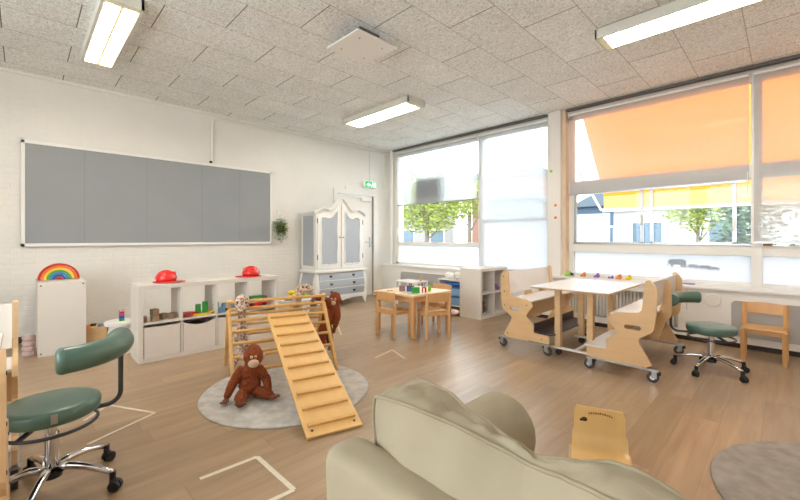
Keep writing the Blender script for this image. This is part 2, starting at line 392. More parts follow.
# ceiling-edge pipe and batten on the left wall
struct(MB().tube([(XL+.03, y, 3.12) for y in (2.16, 3, 4, 5, 5.9)], .014).tube([(XL+.03, 2.16, 3.12), (XL+.03, 2.125, 3.10), (XL+.03, 2.12, 3.05), (XL+.03, 2.12, 2.44)], .014).build('trim_1', 'paint', smooth=True), 'white conduit running along the wall top and down to the board')
struct(MB().box((XL, YB, 3.165), (XL+.03, YW, 3.2)).build('trim_2', 'paint'), 'narrow white batten at the ceiling edge')
struct(MB().tube([(XL+.015, 5.345, 3.16), (XL+.015, 5.345, 2.46)], .007).build('trim_3', 'paint', smooth=True), 'thin cable conduit to the exit sign')
struct(MB().tube([(XL+.015, 5.79, 3.12), (XL+.015, 5.79, 2.3)], .007).build('trim_4', 'paint', smooth=True))
struct(MB().tube([(-6.2, 5.86, 0.66), (-6.2, 5.86, 3.18)], .03).build('trim_5', 'paint', smooth=True), 'white heating pipe in the corner')

# door with frame
d = bpy.data.objects.new('door_1', None); COL.objects.link(d); struct(d, 'white door behind the armoire')
MB().box((XL-.06, DY0+.01, .005), (XL-.015, DY1-.01, DZ-.01)).build('door_leaf', 'paint', d, .003)
fr = MB().box((XL-.06, DY1, 0), (XL+.03, DY1+.10, DZ+.02)).box((XL-.06, DY1+.10, 0), (XL+.015, DY1+.26, DZ+.1))
fr.box((XL-.06, DY0-.09, 0), (XL+.03, DY0, DZ+.02)).box((XL-.06, DY0-.09, DZ), (XL+.03, DY1+.1, DZ+.1))
fr.box((XL, DY0+.2, DZ+.1), (XL+.02, 5.95, DZ+.17)).build('door_frame', 'paint', d, .003)
hd = MB().box((XL-.012, 5.35, 1.04), (XL-.002, 5.39, 1.26)).tube([(XL, 5.37, 1.15), (XL+.05, 5.37, 1.15), (XL+.055, 5.36, 1.15), (XL+.055, 5.2, 1.15)], .01)
hd.build('door_handle', 'alu', d, smooth=True)
MB().box((XL-.012, 5.12, 2.03), (XL+.045, 5.38, 2.09)).bar((XL+.03, 5.12, 2.1), (XL+.05, 4.86, 2.11), .02, .012).build('door_closer', 'white', d, .004)

# ------------------------------------------------------------ windows
def framebox(mb, x0, x1, z0, z1, t, y0=6.02, y1=6.09):
    mb.box((x0, y0, z0), (x0+t, y1, z1)).box((x1-t, y0, z0), (x1, y1, z1)).box((x0, y0, z0), (x1, y1, z0+t)).box((x0, y0, z1-t), (x1, y1, z1))
W1 = bpy.data.objects.new('window_1', None); COL.objects.link(W1); struct(W1, 'left window bay of two lights')
f = MB()
framebox(f, -6.2, -2.64, .64, 3.12, .07)
f.box((-4.0, 6.0, .64), (-3.9, 6.1, 3.12)).box((-6.15, 6.01, 1.08), (-3.95, 6.09, 1.15)).box((-3.95, 6.01, 1.55), (-2.64, 6.09, 1.6))
f.build('window_frame', 'paint', W1, .003)
MB().box((-6.14, 6.05, 1.14), (-3.98, 6.056, 3.06)).build('window_pane', 'glass', W1)
MB().box((-3.92, 6.05, 1.59), (-2.70, 6.056, 3.06)).build('window_pane', 'glass', W1)
MB().box((-6.14, 6.05, .70), (-3.98, 6.06, 1.09)).build('frosted_pane', 'frost', W1)
MB().box((-3.92, 6.05, .70), (-2.70, 6.06, 1.56)).build('frosted_pane', 'frost', W1)
MB().box((-5.62, 6.075, 1.98), (-4.84, 6.085, 2.50)).build('outside_panel', mat('grey_sheet', (120, 122, 124), .7), W1)
W2 = bpy.data.objects.new('window_2', None); COL.objects.link(W2); struct(W2, 'right window bay with sliding lights')
f = MB()
framebox(f, -2.36, 2.5, .64, 3.12, .07)
f.box((-.285, 5.99, .64), (-.19, 6.1, 3.12)).box((-2.36, 6.0, 1.03), (2.5, 6.1, 1.15)).box((1.0, 5.99, .64), (1.09, 6.1, 3.12)).box((-2.36, 6.0, 1.93), (2.5, 6.1, 2.10))
f.build('window_frame', 'paint', W2, .003)
def yx(px): 
    u = (px-400)/382.; return 6.05*(-.7108+.7034*u)/(.7034+.7108*u)
s1 = MB()
framebox(s1, -2.29, yx(643.5), 1.15, 1.93, .035, 6.03, 6.06); framebox(s1, yx(650.5), yx(737), 1.15, 1.93, .04, 6.0, 6.03)
s1.box((-2.29, 5.985, 1.15), (-.285, 6.06, 1.172)).build('sliding_frame', 'alu', W2, .002)
for px, z in ((641.5, 1.42), (734.5, 1.33)):
    MB().box((yx(px)-.012, 5.985, z), (yx(px)+.012, 6.0, z+.13)).build('window_latch', 'white', W2, .003)
for a, b in ((-2.29, -.285), (-.19, 1.0), (1.09, 2.43)):
    MB().box((a, 6.065, 1.15), (b, 6.071, 3.06)).build('window_pane', 'glass', W2)
    MB().box((a, 6.05, .71), (b, 6.06, 1.035)).build('frosted_pane', 'frost', W2)
M['decal'] = cloth_through('frosted_decal', (196, 202, 206), .13, .7)
ele = [(-.5, 0), (-.5, .42), (-.42, .55), (-.2, .62), (.05, .58), (.2, .6), (.36, .56), (.46, .42), (.5, .2), (.54, .02), (.48, .02), (.42, .22), (.34, .26), (.3, 0), (.18, 0), (.16, .2), (-.18, .2), (-.2, 0), (-.32, 0), (-.34, .22), (-.38, 0)]
for cx, sc, z in ((-1.0, .20, .86), (-.83, .105, .85), (-.71, .115, .84), (-.61, .08, .84)):
    MB().prism([(cx-u*sc, z+v*sc*(1.0 if sc > .2 else .9)) for u, v in ele], lambda u, v, dd: Vector((u, dd, v)), 6.044, 6.048).build('elephant_sticker', 'decal', W2)

# ledge and radiator casing along the window wall
rc = bpy.data.objects.new('trim_9', None); COL.objects.link(rc); struct(rc, 'white radiator casing with window ledge')
MB().box((-6.35, 5.68, .64), (2.6, 6.03, .665)).build('window_ledge', 'lam', rc, .004)
c = MB().box((-6.35, 5.71, .06), (-2.7, 5.73, .64)).box((-.93, 5.71, .06), (2.6, 5.73, .64))
c.box((-2.7, 5.71, .54), (-.93, 5.73, .64)).box((-2.7, 5.71, .06), (-.93, 5.73, .14)).build('casing_front', 'paint', rc, .002)
MB().box((-6.35, 5.75, 0), (2.6, 5.77, .08)).build('plinth', 'skirt', rc)
def rrect(x0, x1, z0, z1, r):
    P = []
    for cx, cz, a in ((x1-r, z1-r, 0), (x0+r, z1-r, 90), (x0+r, z0+r, 180), (x1-r, z0+r, 270)):
        for k in range(7):
            t = math.radians(a+15*k); P.append((cx+r*math.cos(t), cz+r*math.sin(t)))
    return P
for a, b in ((-5.75, -3.9), (-.44, 1.5)):
    MB().prism(rrect(a, b, .13, .54, .05), lambda u, v, dd: Vector((u, dd, v)), 5.702, 5.712).build('radiator_grille', 'grille', rc)
    fr = [Vector((u, 5.705, v)) for u, v in rrect(a, b, .13, .54, .05)]
    MB().tube(fr, .006, 8, True).build('grille_rim', 'paint', rc, smooth=True)
rb = MB()
for k in range(42): rb.box((-2.68+k*.042, 5.76, .15), (-2.655+k*.042, 5.79, .54))
rb.box((-2.69, 5.79, .15), (-.94, 5.84, .54)).build('ribbed_radiator', mat('radiator_enamel', (206, 200, 190), .4), rc)
MB().box((-.845, 5.707, .08), (-.842, 5.712, .62)).build('casing_joint', 'gray', rc)
for x, z in ((-.60, .52), (-.92+.07, .30)):
    MB().cone((x, 5.70, z), (x, 5.712, z), .075, seg=32).build('round_cover', 'paint', rc, .003)

# black blind rail under the ceiling
struct(MB().box((-6.2, 5.87, 3.168), (-2.66, 5.90, 3.19)).box((-6.2, 5.93, 3.168), (-2.66, 5.95, 3.19)).box((-2.36, 5.87, 3.168), (2.6, 5.90, 3.19)).box((-2.36, 5.93, 3.168), (2.6, 5.95, 3.19)).build('trim_6', mat('grey_rail', (112, 108, 104), .4, .3)), 'dark curtain rail under the ceiling')

# ------------------------------------------------------------ roller blinds
def blind(x0, x1, z0, label, y=5.95):
    t = thing('roller_blind', label, 'blind', ((x0+x1)/2, y, z0), 0, 'sheer roller blinds')
    h = (x1-x0)/2
    b = MB(); n = 24
    vs = [[b.bm.verts.new((-h+2*h*i/n, .003*math.sin(i*1.3), z*(3.12-z0))) for z in (0, .5, 1)] for i in range(n+1)]
    for i in range(n):
        for j in (0, 1): b.bm.faces.new((vs[i][j], vs[i+1][j], vs[i+1][j+1], vs[i][j+1]))
    b.build('blind_cloth', 'blind', t, smooth=True)
    MB().box((-h, -.008, -.012), (h, .008, .012)).build('bottom_bar', 'alu', t)
    MB().cone((-h, 0, 3.12-z0), (h, 0, 3.12-z0), .02).build('roller', 'white', t, smooth=True)
    return t
blind(-6.1, -4.0, 1.96, 'white sheer roller blind half lowered above the view of the tree, beside the corner')
blind(-3.96, -2.68, .68, 'white sheer roller blind drawn all the way down to the ledge left of the column')
blind(-2.33, -.30, 1.90, 'sheer roller blind glowing orange over the sliding windows right of the column')
blind(-.26, 1.6, 1.19, 'sheer roller blind glowing orange at the right edge, lowered to the transom')
ch = MB().tube([(-.31, 5.90, 2.0), (-.31, 5.90, 1.9), (-.31, 5.9, 1.75), (-.31, 5.9, 1.70)], .004, 6)
ch.tube([(-.31+.4*math.cos(t)*0-.0-.22*k/10, 5.90, 1.70-.02*math.sin(PI*k/10)) for k in range(11) for t in (0,)], .003, 6)
tag(ch.build('blind_cord', 'white', smooth=True), 'thin white blind cord hanging beside the window post at right', 'cord')

# ------------------------------------------------------------ ceiling lamps
def lamp(x0, x1, y0, y1, label, tubes):
    t = thing('ceiling_lamp', label, 'ceiling light', ((x0+x1)/2, (y0+y1)/2, 3.2), 0, 'fluorescent ceiling lamps')
    a = (x1-x0)/2; b = (y1-y0)/2
    m = MB().box((-a+.022, -b+.027, -.03), (a-.022, b-.027, 0)).box((-a, -b, -.09), (a, -b+.025, 0)).box((-a, b-.025, -.09), (a, b, 0)).box((-a, -b, -.09), (-a+.02, b, 0)).box((a-.02, -b, -.09), (a, b, 0))
    m.build('lamp_housing', 'lampwhite', t, .003)
    for s in (-1, 1):
        MB().cone((-a+.05, s*b*.48, -.055), (a-.05, s*b*.48, -.055), .026, seg=16).build('fluorescent_tube', 'tube', t, smooth=True)
    l = MB().box((-a+.02, -.008, -.088), (a-.02, .008, -.04)).box((-a+.02, -b+.025, -.09), (-a+.07, b-.025, -.06)).box((a-.07, -b+.025, -.09), (a-.02, b-.025, -.06))
    if tubes:
        for k in range(1, 26): x = -a+.04+k*(2*a-.08)/26; l.box((x-.002, -b+.025, -.086), (x+.002, b-.025, -.055))
    l.build('lamp_louvre', 'louvre', t)
    for s in (-1, 1):
        MB().prism([(s*.012, -.034), (s*(b-.027), -.034), (s*(b-.027), -.078), (s*b*.48+.04, -.036), (s*b*.48-.04, -.036)][:3], lambda u, v, dd: Vector((dd, u, v)), -a+.03, a-.03).build('reflector', 'white', t)
    return t
lamp(-5.27, -3.72, .44, .72, 'white twin-tube ceiling lamp with louvres above the pinboard end at left', True)
lamp(-5.14, -3.64, 3.76, 4.10, 'lit white box lamp on the ceiling in the middle, toward the exit sign', False)
lamp(-1.27, .35, 3.84, 4.16, 'large lit box lamp on the ceiling over the bench table at right', False)
t = thing('ceiling_panel', 'square white plate hung under the ceiling between the lamps', 'panel', (-2.89, 2.34, 3.2))
MB().box((-.24, -.24, -.125), (.24, .24, -.11)).build('plate', 'lam', t, .003)
MB().box((-.12, -.12, -.111), (.12, .12, -.0)).build('spacer_box', 'gray', t)
for i in (-1, 1):
    for j in (-1, 1): MB().cone((i*.14, j*.14, -.131), (i*.14, j*.14, -.125), .008).build('screw', 'alu', t)

# ------------------------------------------------------------ things on the left wall
t = thing('pinboard', 'long grey pinboard in a white frame on the left brick wall', 'pinboard', (XL, 1.55, 1.77))
MB().box((.004, -1.56, -.63), (.022, 1.56, .63)).build('board_surface', 'board', t)
m = MB(); framew = .035
for a in ((-1.56, -.63, 1.56, -.63+framew), (-1.56, .63-framew, 1.56, .63), (-1.56, -.63, -1.56+framew, .63), (1.56-framew, -.63, 1.56, .63)):
    m.box((.0, a[0], a[1]), (.034, a[2], a[3]))
m.build('board_frame', 'white', t, .002)
M['joint'] = mat('joint_grey', (128, 130, 131), .8)
for y in (-.98, -.3, .42, 1.0): MB().box((.0225, y-.002, -.595), (.0235, y+.002, .595)).build('panel_joint', 'joint', t)
t = thing('thermostat', 'small white thermostat on the brick wall right of the pinboard', 'thermostat', (XL, 3.23, 1.70))
MB().box((0, -.035, -.035), (.025, .035, .035)).build('cover', 'white', t, .005); MB().cone((.025, 0, .012), (.034, 0, .012), .014).build('dial', 'paint', t)
tag(MB().ball((XL+.02, 2.10, 2.43), .022, (1, 1, .8)).build('cable_gland', 'black', smooth=True), 'small black cable end on top of the pinboard frame', 'cable end')
# hanging plant
t = thing('hanging_plant', 'green trailing plant in a wall pot right of the pinboard', 'plant', (XL, 3.24, 1.40))
MB().lathe([(.05, -.06), (.065, 0), (.07, .05), (.06, .05)], (.08, 0, 0), 20).build('pot', mat('brown_pot', (90, 72, 50), .7), t, smooth=True)
lf = MB(); rnd = random.Random(3)
for k in range(900):
    if k < 560:
        p = Vector((.09+rnd.gauss(0, .05), rnd.gauss(0, .055), .06+rnd.gauss(0, .06)))
    else:
        a = rnd.uniform(-.1, .11); p = Vector((.10+rnd.uniform(-.05, .05), a, .03-rnd.random()**1.3*.27*(1-abs(a)*3)))
    p.x = max(.012, p.x); s = rnd.uniform(.010, .019)
    q = Matrix.Rotation(rnd.uniform(0, 6.3), 3, 'Z') @ Matrix.Rotation(rnd.uniform(-1, 1), 3, 'X')
    vs = [lf.bm.verts.new(p+q @ Vector(v)*s) for v in ((-1, 0, .2), (0, -.6, 0), (1.2, 0, -.3), (0, .6, 0))]
    lf.bm.faces.new(vs)
lf.build('leaves', 'leaf', t)
# exit sign
t = thing('exit_sign', 'green emergency exit sign on the wall above the door', 'sign', (XL, 5.34, 2.385))
MB().box((0, -.17, -.07), (.06, .17, .075)).build('sign_box', 'white', t, .003)
MB().box((.06, -.15, -.06), (.064, .15, .062)).build('sign_face', 'exitgreen', t)
g = MB(); P = lambda u, v, dd: Vector((dd, u, v))
g.prism([(-.12, 0), (-.06, .042), (-.06, .015), (-.015, .015), (-.015, -.015), (-.06, -.015), (-.06, -.042)], P, .064, .066)
g.prism([(.09, -.05), (.135, -.05), (.135, .05), (.09, .05)], P, .064, .066)
g.prism([(.03, .005), (.055, .0), (.06, .03), (.04, .035)], P, .064, .066); g.prism([(.04, .04), (.056, .04), (.056, .054), (.04, .054)], P, .064, .066)
g.prism([(.03, .005), (.015, -.03), (.0, -.035), (.002, -.048), (.025, -.04), (.042, -.01)], P, .064, .066); g.prism([(.045, .005), (.06, -.02), (.055, -.05), (.068, -.05), (.075, -.015), (.058, .01)], P, .064, .066)
g.prism([(.06, .03), (.082, .01), (.086, .018), (.06, .042)], P, .064, .066)
g.build('sign_pictogram', 'exitwhite', t)
tag(MB().box((-6.17, 5.985, 1.28), (-6.12, 6.01, 1.46)).build('wall_intercom', 'white', bevel=.006), 'small white switch box on the window frame beside the corner pipe', 'switch box')
for (x, z, mt, lb) in ((-2.575, 2.28, 'lime', 'round green dot sticker high on the white column'), (-2.505, 1.745, 'orange', 'upper orange dot sticker on the white column'), (-2.505, 1.555, 'orange', 'lower orange dot sticker on the white column')):
    tag(MB().cone((x, 5.856, z), (x, 5.86, z), .022, seg=24).build('dot_sticker', mt), lb, 'sticker')

# ================================================================== FURNITURE
def cube_shelf(cols, rows, label, loc, rz, group=None):
    """frame 4 cm, dividers 1.6 cm; local x = width from 0, local y depth 0(front)..-.39, z height"""
    Wd = .08+cols*.335+(cols-1)*.016; Hh = .08+rows*.335+(rows-1)*.016; Hh = min(Hh, .77)
    t = thing('cube_shelf', label, 'shelf', loc, rz, group)
    MB().box((0, -.39, 0), (.04, 0, Hh)).build('side_panel', 'kal', t, .001); MB().box((Wd-.04, -.39, 0), (Wd, 0, Hh)).build('side_panel', 'kal', t, .001)
    MB().box((0.0, -.39, Hh-.0), (Wd, 0, Hh+.001)).box((.04, -.39, Hh-.04), (Wd-.04, 0, Hh)).build('top_panel', 'kal', t)
    MB().box((.04, -.39, 0), (Wd-.04, 0, .04)).build('bottom_panel', 'kal', t)
    for c in range(1, cols):
        x = .04+c*.351-.016; MB().box((x, -.385, .04), (x+.016, -.002, Hh-.04)).build('divider', 'kal', t)
    for r in range(1, rows): z = .04+r*.351-.016; MB().box((.04, -.384, z), (Wd-.04, -.003, z+.016)).build('shelf_board', 'kal', t)
    return t
# local +y -> world +x : rotate -90 deg; local x -> world -y ... so origin at max y
ks = cube_shelf(4, 2, 'white cube shelf with four columns standing in front of the brick wall', (-4.46, 2.28, 0), -PI/2)
# fabric boxes in the lower row (world coordinates: x front -4.46, cells along y)
def cell_y(c): return .812+.04+c*.351     # start of cell c
def fabric_box(c, label, sag):
    y0 = cell_y(c)+.0065; w = .322; t = thing('fabric_box', label, 'storage box', (-4.47, y0+w/2, .042), 0, 'fabric boxes in the cube shelf')
    h = .308; m = MB(); n = 12
    # body: front, back, sides, floor with rim sag
    def rim(a): return h - sag*math.sin(PI*a)
    def strip(p, q, sg, th=.006):
        p = Vector(p); q = Vector(q); nrm = Vector((-(q-p).y, (q-p).x, 0)).normalized()*th
        A = []
        for i in range(n+1):
            a = i/n; c = p.lerp(q, a); hh = rim(a) if sg else h
            A.append([m.bm.verts.new(c+Vector((0, 0, 0))), m.bm.verts.new(c+Vector((0, 0, hh))), m.bm.verts.new(c+nrm+Vector((0, 0, hh))), m.bm.verts.new(c+nrm)])
        for i in range(n):
            for k in range(4): m.bm.faces.new((A[i][k], A[i][(k+1) % 4], A[i+1][(k+1) % 4], A[i+1][k]))
    strip((0, w/2, 0), (0, -w/2, 0), True); strip((-.35, -w/2, 0), (-.35, w/2, 0), False); strip((0, -w/2, 0), (-.35, -w/2, 0), False); strip((-.35, w/2, 0), (0, w/2, 0), False)
    m.box((-.35, -w/2, 0), (0, w/2, .006)); m.build('box_body', 'fabric', t, smooth=True)
    m = MB(); m.tube([(.003, w/2-w*i/n, rim(i/n)-.035) for i in range(n+1)], .004, 6); m.build('rim_seam', 'fabric', t, smooth=True)
    return t
fabric_box(0, 'white fabric box in the leftmost lower cell of the cube shelf', .004)
fabric_box(1, 'white fabric box with a drooping rim, second cell from the left of the cube shelf', .04)
fabric_box(2, 'white fabric box in the third lower cell, behind the seated orangutan', .01)
fabric_box(3, 'white fabric box in the last lower cell, behind the climbing triangle', .01)
tag(melt(MB().ball((-4.62, 1.31, .27), .09, (1, 1.2, .5)).ball((-4.60, 1.40, .28), .06, (1, 1, .6)), 'dark_cloth', mat('dark_stuffing', (60, 60, 58), .9), voxel=.012, disp=.03, dscale=.05), 'dark cloth heaped inside the drooping fabric box', 'cloth')
SZ = .391   # shelf board top
for i, (x, y, z, lb) in enumerate(((-4.56, .865, 0, 'brown wooden cube at the left end of the block group'), (-4.54, .965, 0, 'brown wooden cube under the stacked one'), (-4.55, .965, .062, 'brown wooden cube stacked on another in the shelf'), (-4.60, 1.055, 0, 'brown wooden cube just right of the stacked pair'), (-4.57, 1.13, 0, 'brown wooden cube at the right end of the block group'))):
    s = .031
    tag(MB().box((-s, -s, 0), (s, s, .06)).build('wooden_block', 'brown', bevel=.003, loc=(x, y, SZ+z+.0), rz=.15*i), lb, 'block', 'brown blocks in the cube shelf')
# red dish + yellow boat with green cylinders
tag(MB().lathe([(.03, 0), (.07, .01), (.085, .035), (.07, .03), (.03, .02)], (0, 0, 0), 24).box((.02, -.09, .03), (.05, .09, .045)).build('toy_boat', 'red', smooth=True, loc=(-4.58, 1.28, SZ), bevel=.002), 'small red toy boat in the second cell of the cube shelf', 'toy boat')
t = thing('toy_raft', 'yellow toy raft carrying two green cylinders in the shelf', 'toy', (-4.56, 1.41, SZ))
m = MB().box((-.04, -.10, 0), (.04, .09, .02)).box((-.045, -.105, .02), (.045, -.07, .03)).bar((0, .08, .01), (0, .14, .045), .07, .012).build('raft', 'yellow', t, .004)
MB().cone((0, -.03, .02), (0, -.03, .12), .028, seg=20).build('green_post', 'tgreen', t, .003, True); MB().cone((-.01, .045, .02), (-.01, .045, .14), .028, seg=20).build('green_post', 'tgreen', t, .003, True)
# blue castle
t = thing('toy_castle', 'pale blue toy castle with towers in the third cell of the shelf', 'toy', (-4.56, 1.66, SZ))
MB().box((-.04, -.09, 0), (.04, .09, .06)).build('castle_wall', 'blue', t, .003)
for y in (-.09, -.0, .09): MB().cone((0, y, 0), (0, y, .09 if y else .07), .03, seg=16).cone((0, y, .09 if y else .07), (0, y, .12 if y else .1), .036, .028, seg=16).build('tower', 'blue', t, smooth=True)
tag(MB().box((-.03, -.03, 0), (.03, .03, .05)).cone((0, 0, .05), (0, 0, .09), .034, .0, 4).build('toy_house', 'red', loc=(-4.56, 1.80, SZ)), 'little red toy block at the edge of the third shelf cell', 'block')
# toy truck in 4th cell
t = thing('toy_truck', 'green, yellow and red toy truck in the rightmost cell of the shelf', 'toy truck', (-4.56, 2.03, SZ))
MB().box((-.045, -.13, .03), (.045, .13, .07)).build('truck_bed', 'red', t, .004)
MB().box((-.04, -.12, .12), (.04, .08, .145)).bar((0, -.12, .13), (0, -.15, .10), .08, .02).build('truck_roof', 'tgreen', t, .004)
MB().box((-.04, -.11, .07), (.04, -.05, .12)).box((-.04, .03, .07), (.04, .07, .12)).build('truck_cabin', 'lime', t, .003)
MB().box((-.04, .08, .07), (.04, .13, .135)).build('truck_tank', 'gray', t, .006)
for y in (-.08, .08):
    for x in (-.045, .045): MB().cone((x-.01, y, .03), (x+.01, y, .03), .03, seg=20).build('wheel', 'dark', t, smooth=True)
# red helmets
def helmet(loc, rz, label):
    t = thing('toy_helmet', label, 'helmet', loc, rz, 'red toy helmets on the cube shelf')
    m = MB(); m.lathe([(.095, .012), (.095, .045), (.088, .075), (.066, .1), (.035, .112), (.001, .115)], seg=32); m.build('dome', 'red', t, smooth='all')
    b = MB(); pr_ = []
    n = 40; I = []; O = []
    for k in range(n):
        a = 2*PI*k/n; e = .028+.06*max(0, math.cos(a))**2
        I.append(b.bm.verts.new((.09*math.cos(a), .09*math.sin(a), .016))); O.append(b.bm.verts.new(((.095+e)*math.cos(a), (.095+e*.7)*math.sin(a), .006-.0*e)))
    for k in range(n): b.bm.faces.new((I[k], I[(k+1) % n], O[(k+1) % n], O[k]))
    o = b.build('brim', 'red', t, smooth='all'); q = o.modifiers.new('t', 'SOLIDIFY'); q.thickness = .005
    MB().tube([(.095*math.cos(a), 0, .03+.09*math.sin(a)) for a in [PI*k/12 for k in range(13)]], .009, 8).build('crest', 'red', t, smooth=True)
    MB().ball((.075, 0, .085), .03, (.6, 1, 1), 14).build('badge', 'red', t, smooth=True)
    return t
helmet((-4.64, 1.09, .772), 1.25, 'red toy fire helmet on the left part of the cube shelf top')
helmet((-4.60, 1.99, .772), -1.9, 'red toy fire helmet near the right end of the cube shelf top')

# cabinet under the rainbow (side panel toward us)
c2 = cube_shelf(2, 2, 'small white cube shelf with a plain side turned to the room, under the rainbow', (-6.22, .505, 0), 0)
for y in (-.365, -.025):
    for z in (.03, .74): MB().cone((.766, y, z), (.769, y, z), .008).build('screw_cap', 'gray', c2)
t = thing('rainbow_arch', 'wooden rainbow arch stacker on the small white cabinet', 'toy', (-5.82, .30, .772), 0)
for k, colr in enumerate(((196, 42, 36), (230, 120, 40), (240, 200, 60), (84, 160, 70), (60, 130, 190), (50, 80, 150), (190, 60, 60))):
    r1 = .180-k*.0245; r0 = r1-.0215 if k < 6 else 0; P = []
    for i in range(25): a = PI*i/24; P.append((r1*math.cos(a), r1*math.sin(a)))
    for i in range(24, -1, -1):
        a = PI*i/24
        if r0: P.append((r0*math.cos(a), r0*math.sin(a)))
    MB().prism(P, lambda u, v, dd: Vector((dd, u, v)), -.035, .035).build('arch', mat('rainbow_%d' % k, colr, .5), t, .002)
# pink toy, wooden toy tray, white stool behind
t = thing('stacking_toy', 'pale pink stacked cup toy behind the small white cabinet', 'toy', (-5.62, .05, 0))
for k in range(4): MB().lathe([(.045, k*.055), (.055, k*.055+.02), (.05, k*.055+.05)], seg=24).build('cup', 'pink', t, smooth=True)
t = thing('toy_tray', 'round wooden toy box with coloured pieces on the floor by the wall', 'toy box', (-5.72, .60, 0))
MB().lathe([(.12, 0), (.13, .21), (.12, .21), (.11, .03)], seg=32).build('tray_wall', 'ply', t, smooth=True)
MB().cone((0, 0, .17), (0, 0, .20), .119, seg=32).build('tray_lid', 'ply', t)
for x, y, c_ in ((.05, -.06, 'orange'), (.04, .06, 'blue'), (-.05, .0, 'skirt')): MB().cone((x, y, .20), (x, y, .225), .028, seg=16).build('peg', c_, t)
t = thing('play_stool', 'low white stool behind the green backrest, left of the cube shelf', 'stool', (-5.10, .77, 0))
MB().cone((0, 0, .30), (0, 0, .34), .15, seg=32).build('seat', 'lam', t, .006)
MB().cone((0, 0, 0), (0, 0, .30), .13, .11, seg=28).build('base', 'lam', t, smooth=True)
t = thing('block_tower', 'little tower of coloured blocks on the low white stool', 'toy', (-5.08, .77, .341))
for k, c_ in enumerate(('tgreen', 'dblue', 'purple', 'red', 'pink')): MB().box((-.022, -.022, k*.026), (.022, .022, k*.026+.025)).build('block', c_, t, .002)

# ------------------------------------------------------------ armoire
A = thing('armoire', 'tall white and grey armoire with curved crown and three drawers', 'armoire', (-6.32, 3.66, 0))
Dp, Wd = .54, 1.11   # local x depth, y width
# lower bombe chest
def bulge(z):    # side/front swelling of the chest
    a = (z-.14)/(.62-.14); return .035*math.sin(PI*min(1, max(0, a)))*1.0+.02*(1-a)
m = MB(); prof = []
Z = [.14, .2, .28, .36, .44, .52, .6, .62]
rings = []
for z in Z:
    b = bulge(z); rings.append([m.bm.verts.new(v) for v in ((0, .02-b, z), (Dp+b-.02, .02-b, z), (Dp+b-.02, Wd-.02+b, z), (0, Wd-.02+b, z))])
for a, b in zip(rings, rings[1:]):
    for k in range(4): m.bm.faces.new((a[k], a[(k+1) % 4], b[(k+1) % 4], b[k]))
m.bm.faces.new(rings[0][::-1]); m.bm.faces.new(rings[-1]); m.build('chest_body', 'armw', A)
side = MB()
for z0, z1 in zip(Z[1:-2], Z[2:-1]):
    b0, b1 = bulge(z0), bulge(z1); vs = [side.bm.verts.new(v) for v in ((.07, .017-b0, z0), (Dp-.08, .017-b0, z0), (Dp-.08, .017-b1, z1), (.07, .017-b1, z1))]; side.bm.faces.new(vs)
side.build('side_panel', 'armg', A)
MB().box((-.0, -.03, .62), (Dp+.03, Wd+.03, .65)).box((0, -.015, .65), (Dp+.015, Wd+.015, .665)).build('waist_moulding', 'armw', A, .006)
for z0, z1 in ((.20, .325), (.345, .465), (.485, .60)):
    dr = MB(); n = 6; L_ = []
    for i in range(n+1):
        z = z0+(z1-z0)*i/n; b = bulge(z); L_.append([dr.bm.verts.new((Dp+b-.024, .055, z)), dr.bm.verts.new((Dp+b-.008, .055, z)), dr.bm.verts.new((Dp+b-.008, Wd-.055, z)), dr.bm.verts.new((Dp+b-.024, Wd-.055, z))])
    for a, b in zip(L_, L_[1:]):
        for k in range(3): dr.bm.faces.new((a[k], a[k+1], b[k+1], b[k]))
    dr.bm.faces.new(L_[0]); dr.bm.faces.new(L_[-1][::-1])
    D = dr.build('drawer', 'armg', A)
    zc = (z0+z1)/2+.01; b = bulge(zc)
    for y in (.30, .81):
        h = MB(); h.lathe([(.001, .022), (.02, .018), (.03, .008), (.034, 0)], seg=16)
        for v in h.bm.verts: v.co = Vector((v.co.z, v.co.x, min(v.co.y, .012))) + Vector((Dp+b-.008, y, zc))
        h.build('cup_handle', 'brass', D, smooth=True)
ap = [(.0, .2), (.0, .05), (.05, .05), (.09, .12), (.2, .15), (.35, .13), (.5, .10), (.555, .085), (.61, .10), (.76, .13), (.91, .15), (1.02, .12), (1.06, .05), (1.11, .05), (1.11, .2)]
MB().prism(ap, lambda u, v, dd: Vector((dd, u, v)), Dp-.01, Dp+.022).build('apron', 'armw', A, .004)
for x, y in ((Dp-.01, .02), (Dp-.01, Wd-.02), (.04, .03), (.04, Wd-.03)):
    MB().tube([(x, y, .2), (x+.01, y, .14), (x+.022, y, .09), (x+.012, y, .05), (x+.012, y, .025), (x+.03, y, .02)], .03, 10, rr=[.045, .045, .035, .022, .026, .024]).build('foot', 'armw', A, smooth=True)
# upper cupboard
MB().box((0, .02, .665), (Dp-.05, Wd-.02, 1.70)).build('cupboard_body', 'armw', A, .006)
MB().box((.07, .014, .74), (Dp-.12, .022, 1.64)).build('cupboard_side_panel', 'armg', A)
def crown_z(u):   # u in 0..1 across the front
    v = abs(u-.5)*2
    return 1.71+.27*math.exp(-(v/.30)**2)+.075*math.exp(-((v-.66)/.20)**2)
n = 48; pts = [(u/n*(Wd+.08)-.04, crown_z(u/n)) for u in range(n+1)]
Pn = lambda u, v, dd: Vector((dd, u, v))
MB().prism([(pts[0][0]+.06, 1.62)]+[(min(max(u, .02), Wd-.02), z-.04) for u, z in pts]+[(pts[-1][0]-.06, 1.62)], Pn, Dp-.09, Dp-.045).build('pediment', 'armw', A)
c = MB()
for off, th, dx in ((0, .022, .035), (-.03, .016, .012)):
    lo = [(u, z+off-th) for u, z in pts]; hi = [(u, z+off) for u, z in pts]
    c.prism(hi+lo[::-1], Pn, Dp-.10, Dp-.03+dx)
c.build('crown_moulding', 'armw', A, smooth=True)
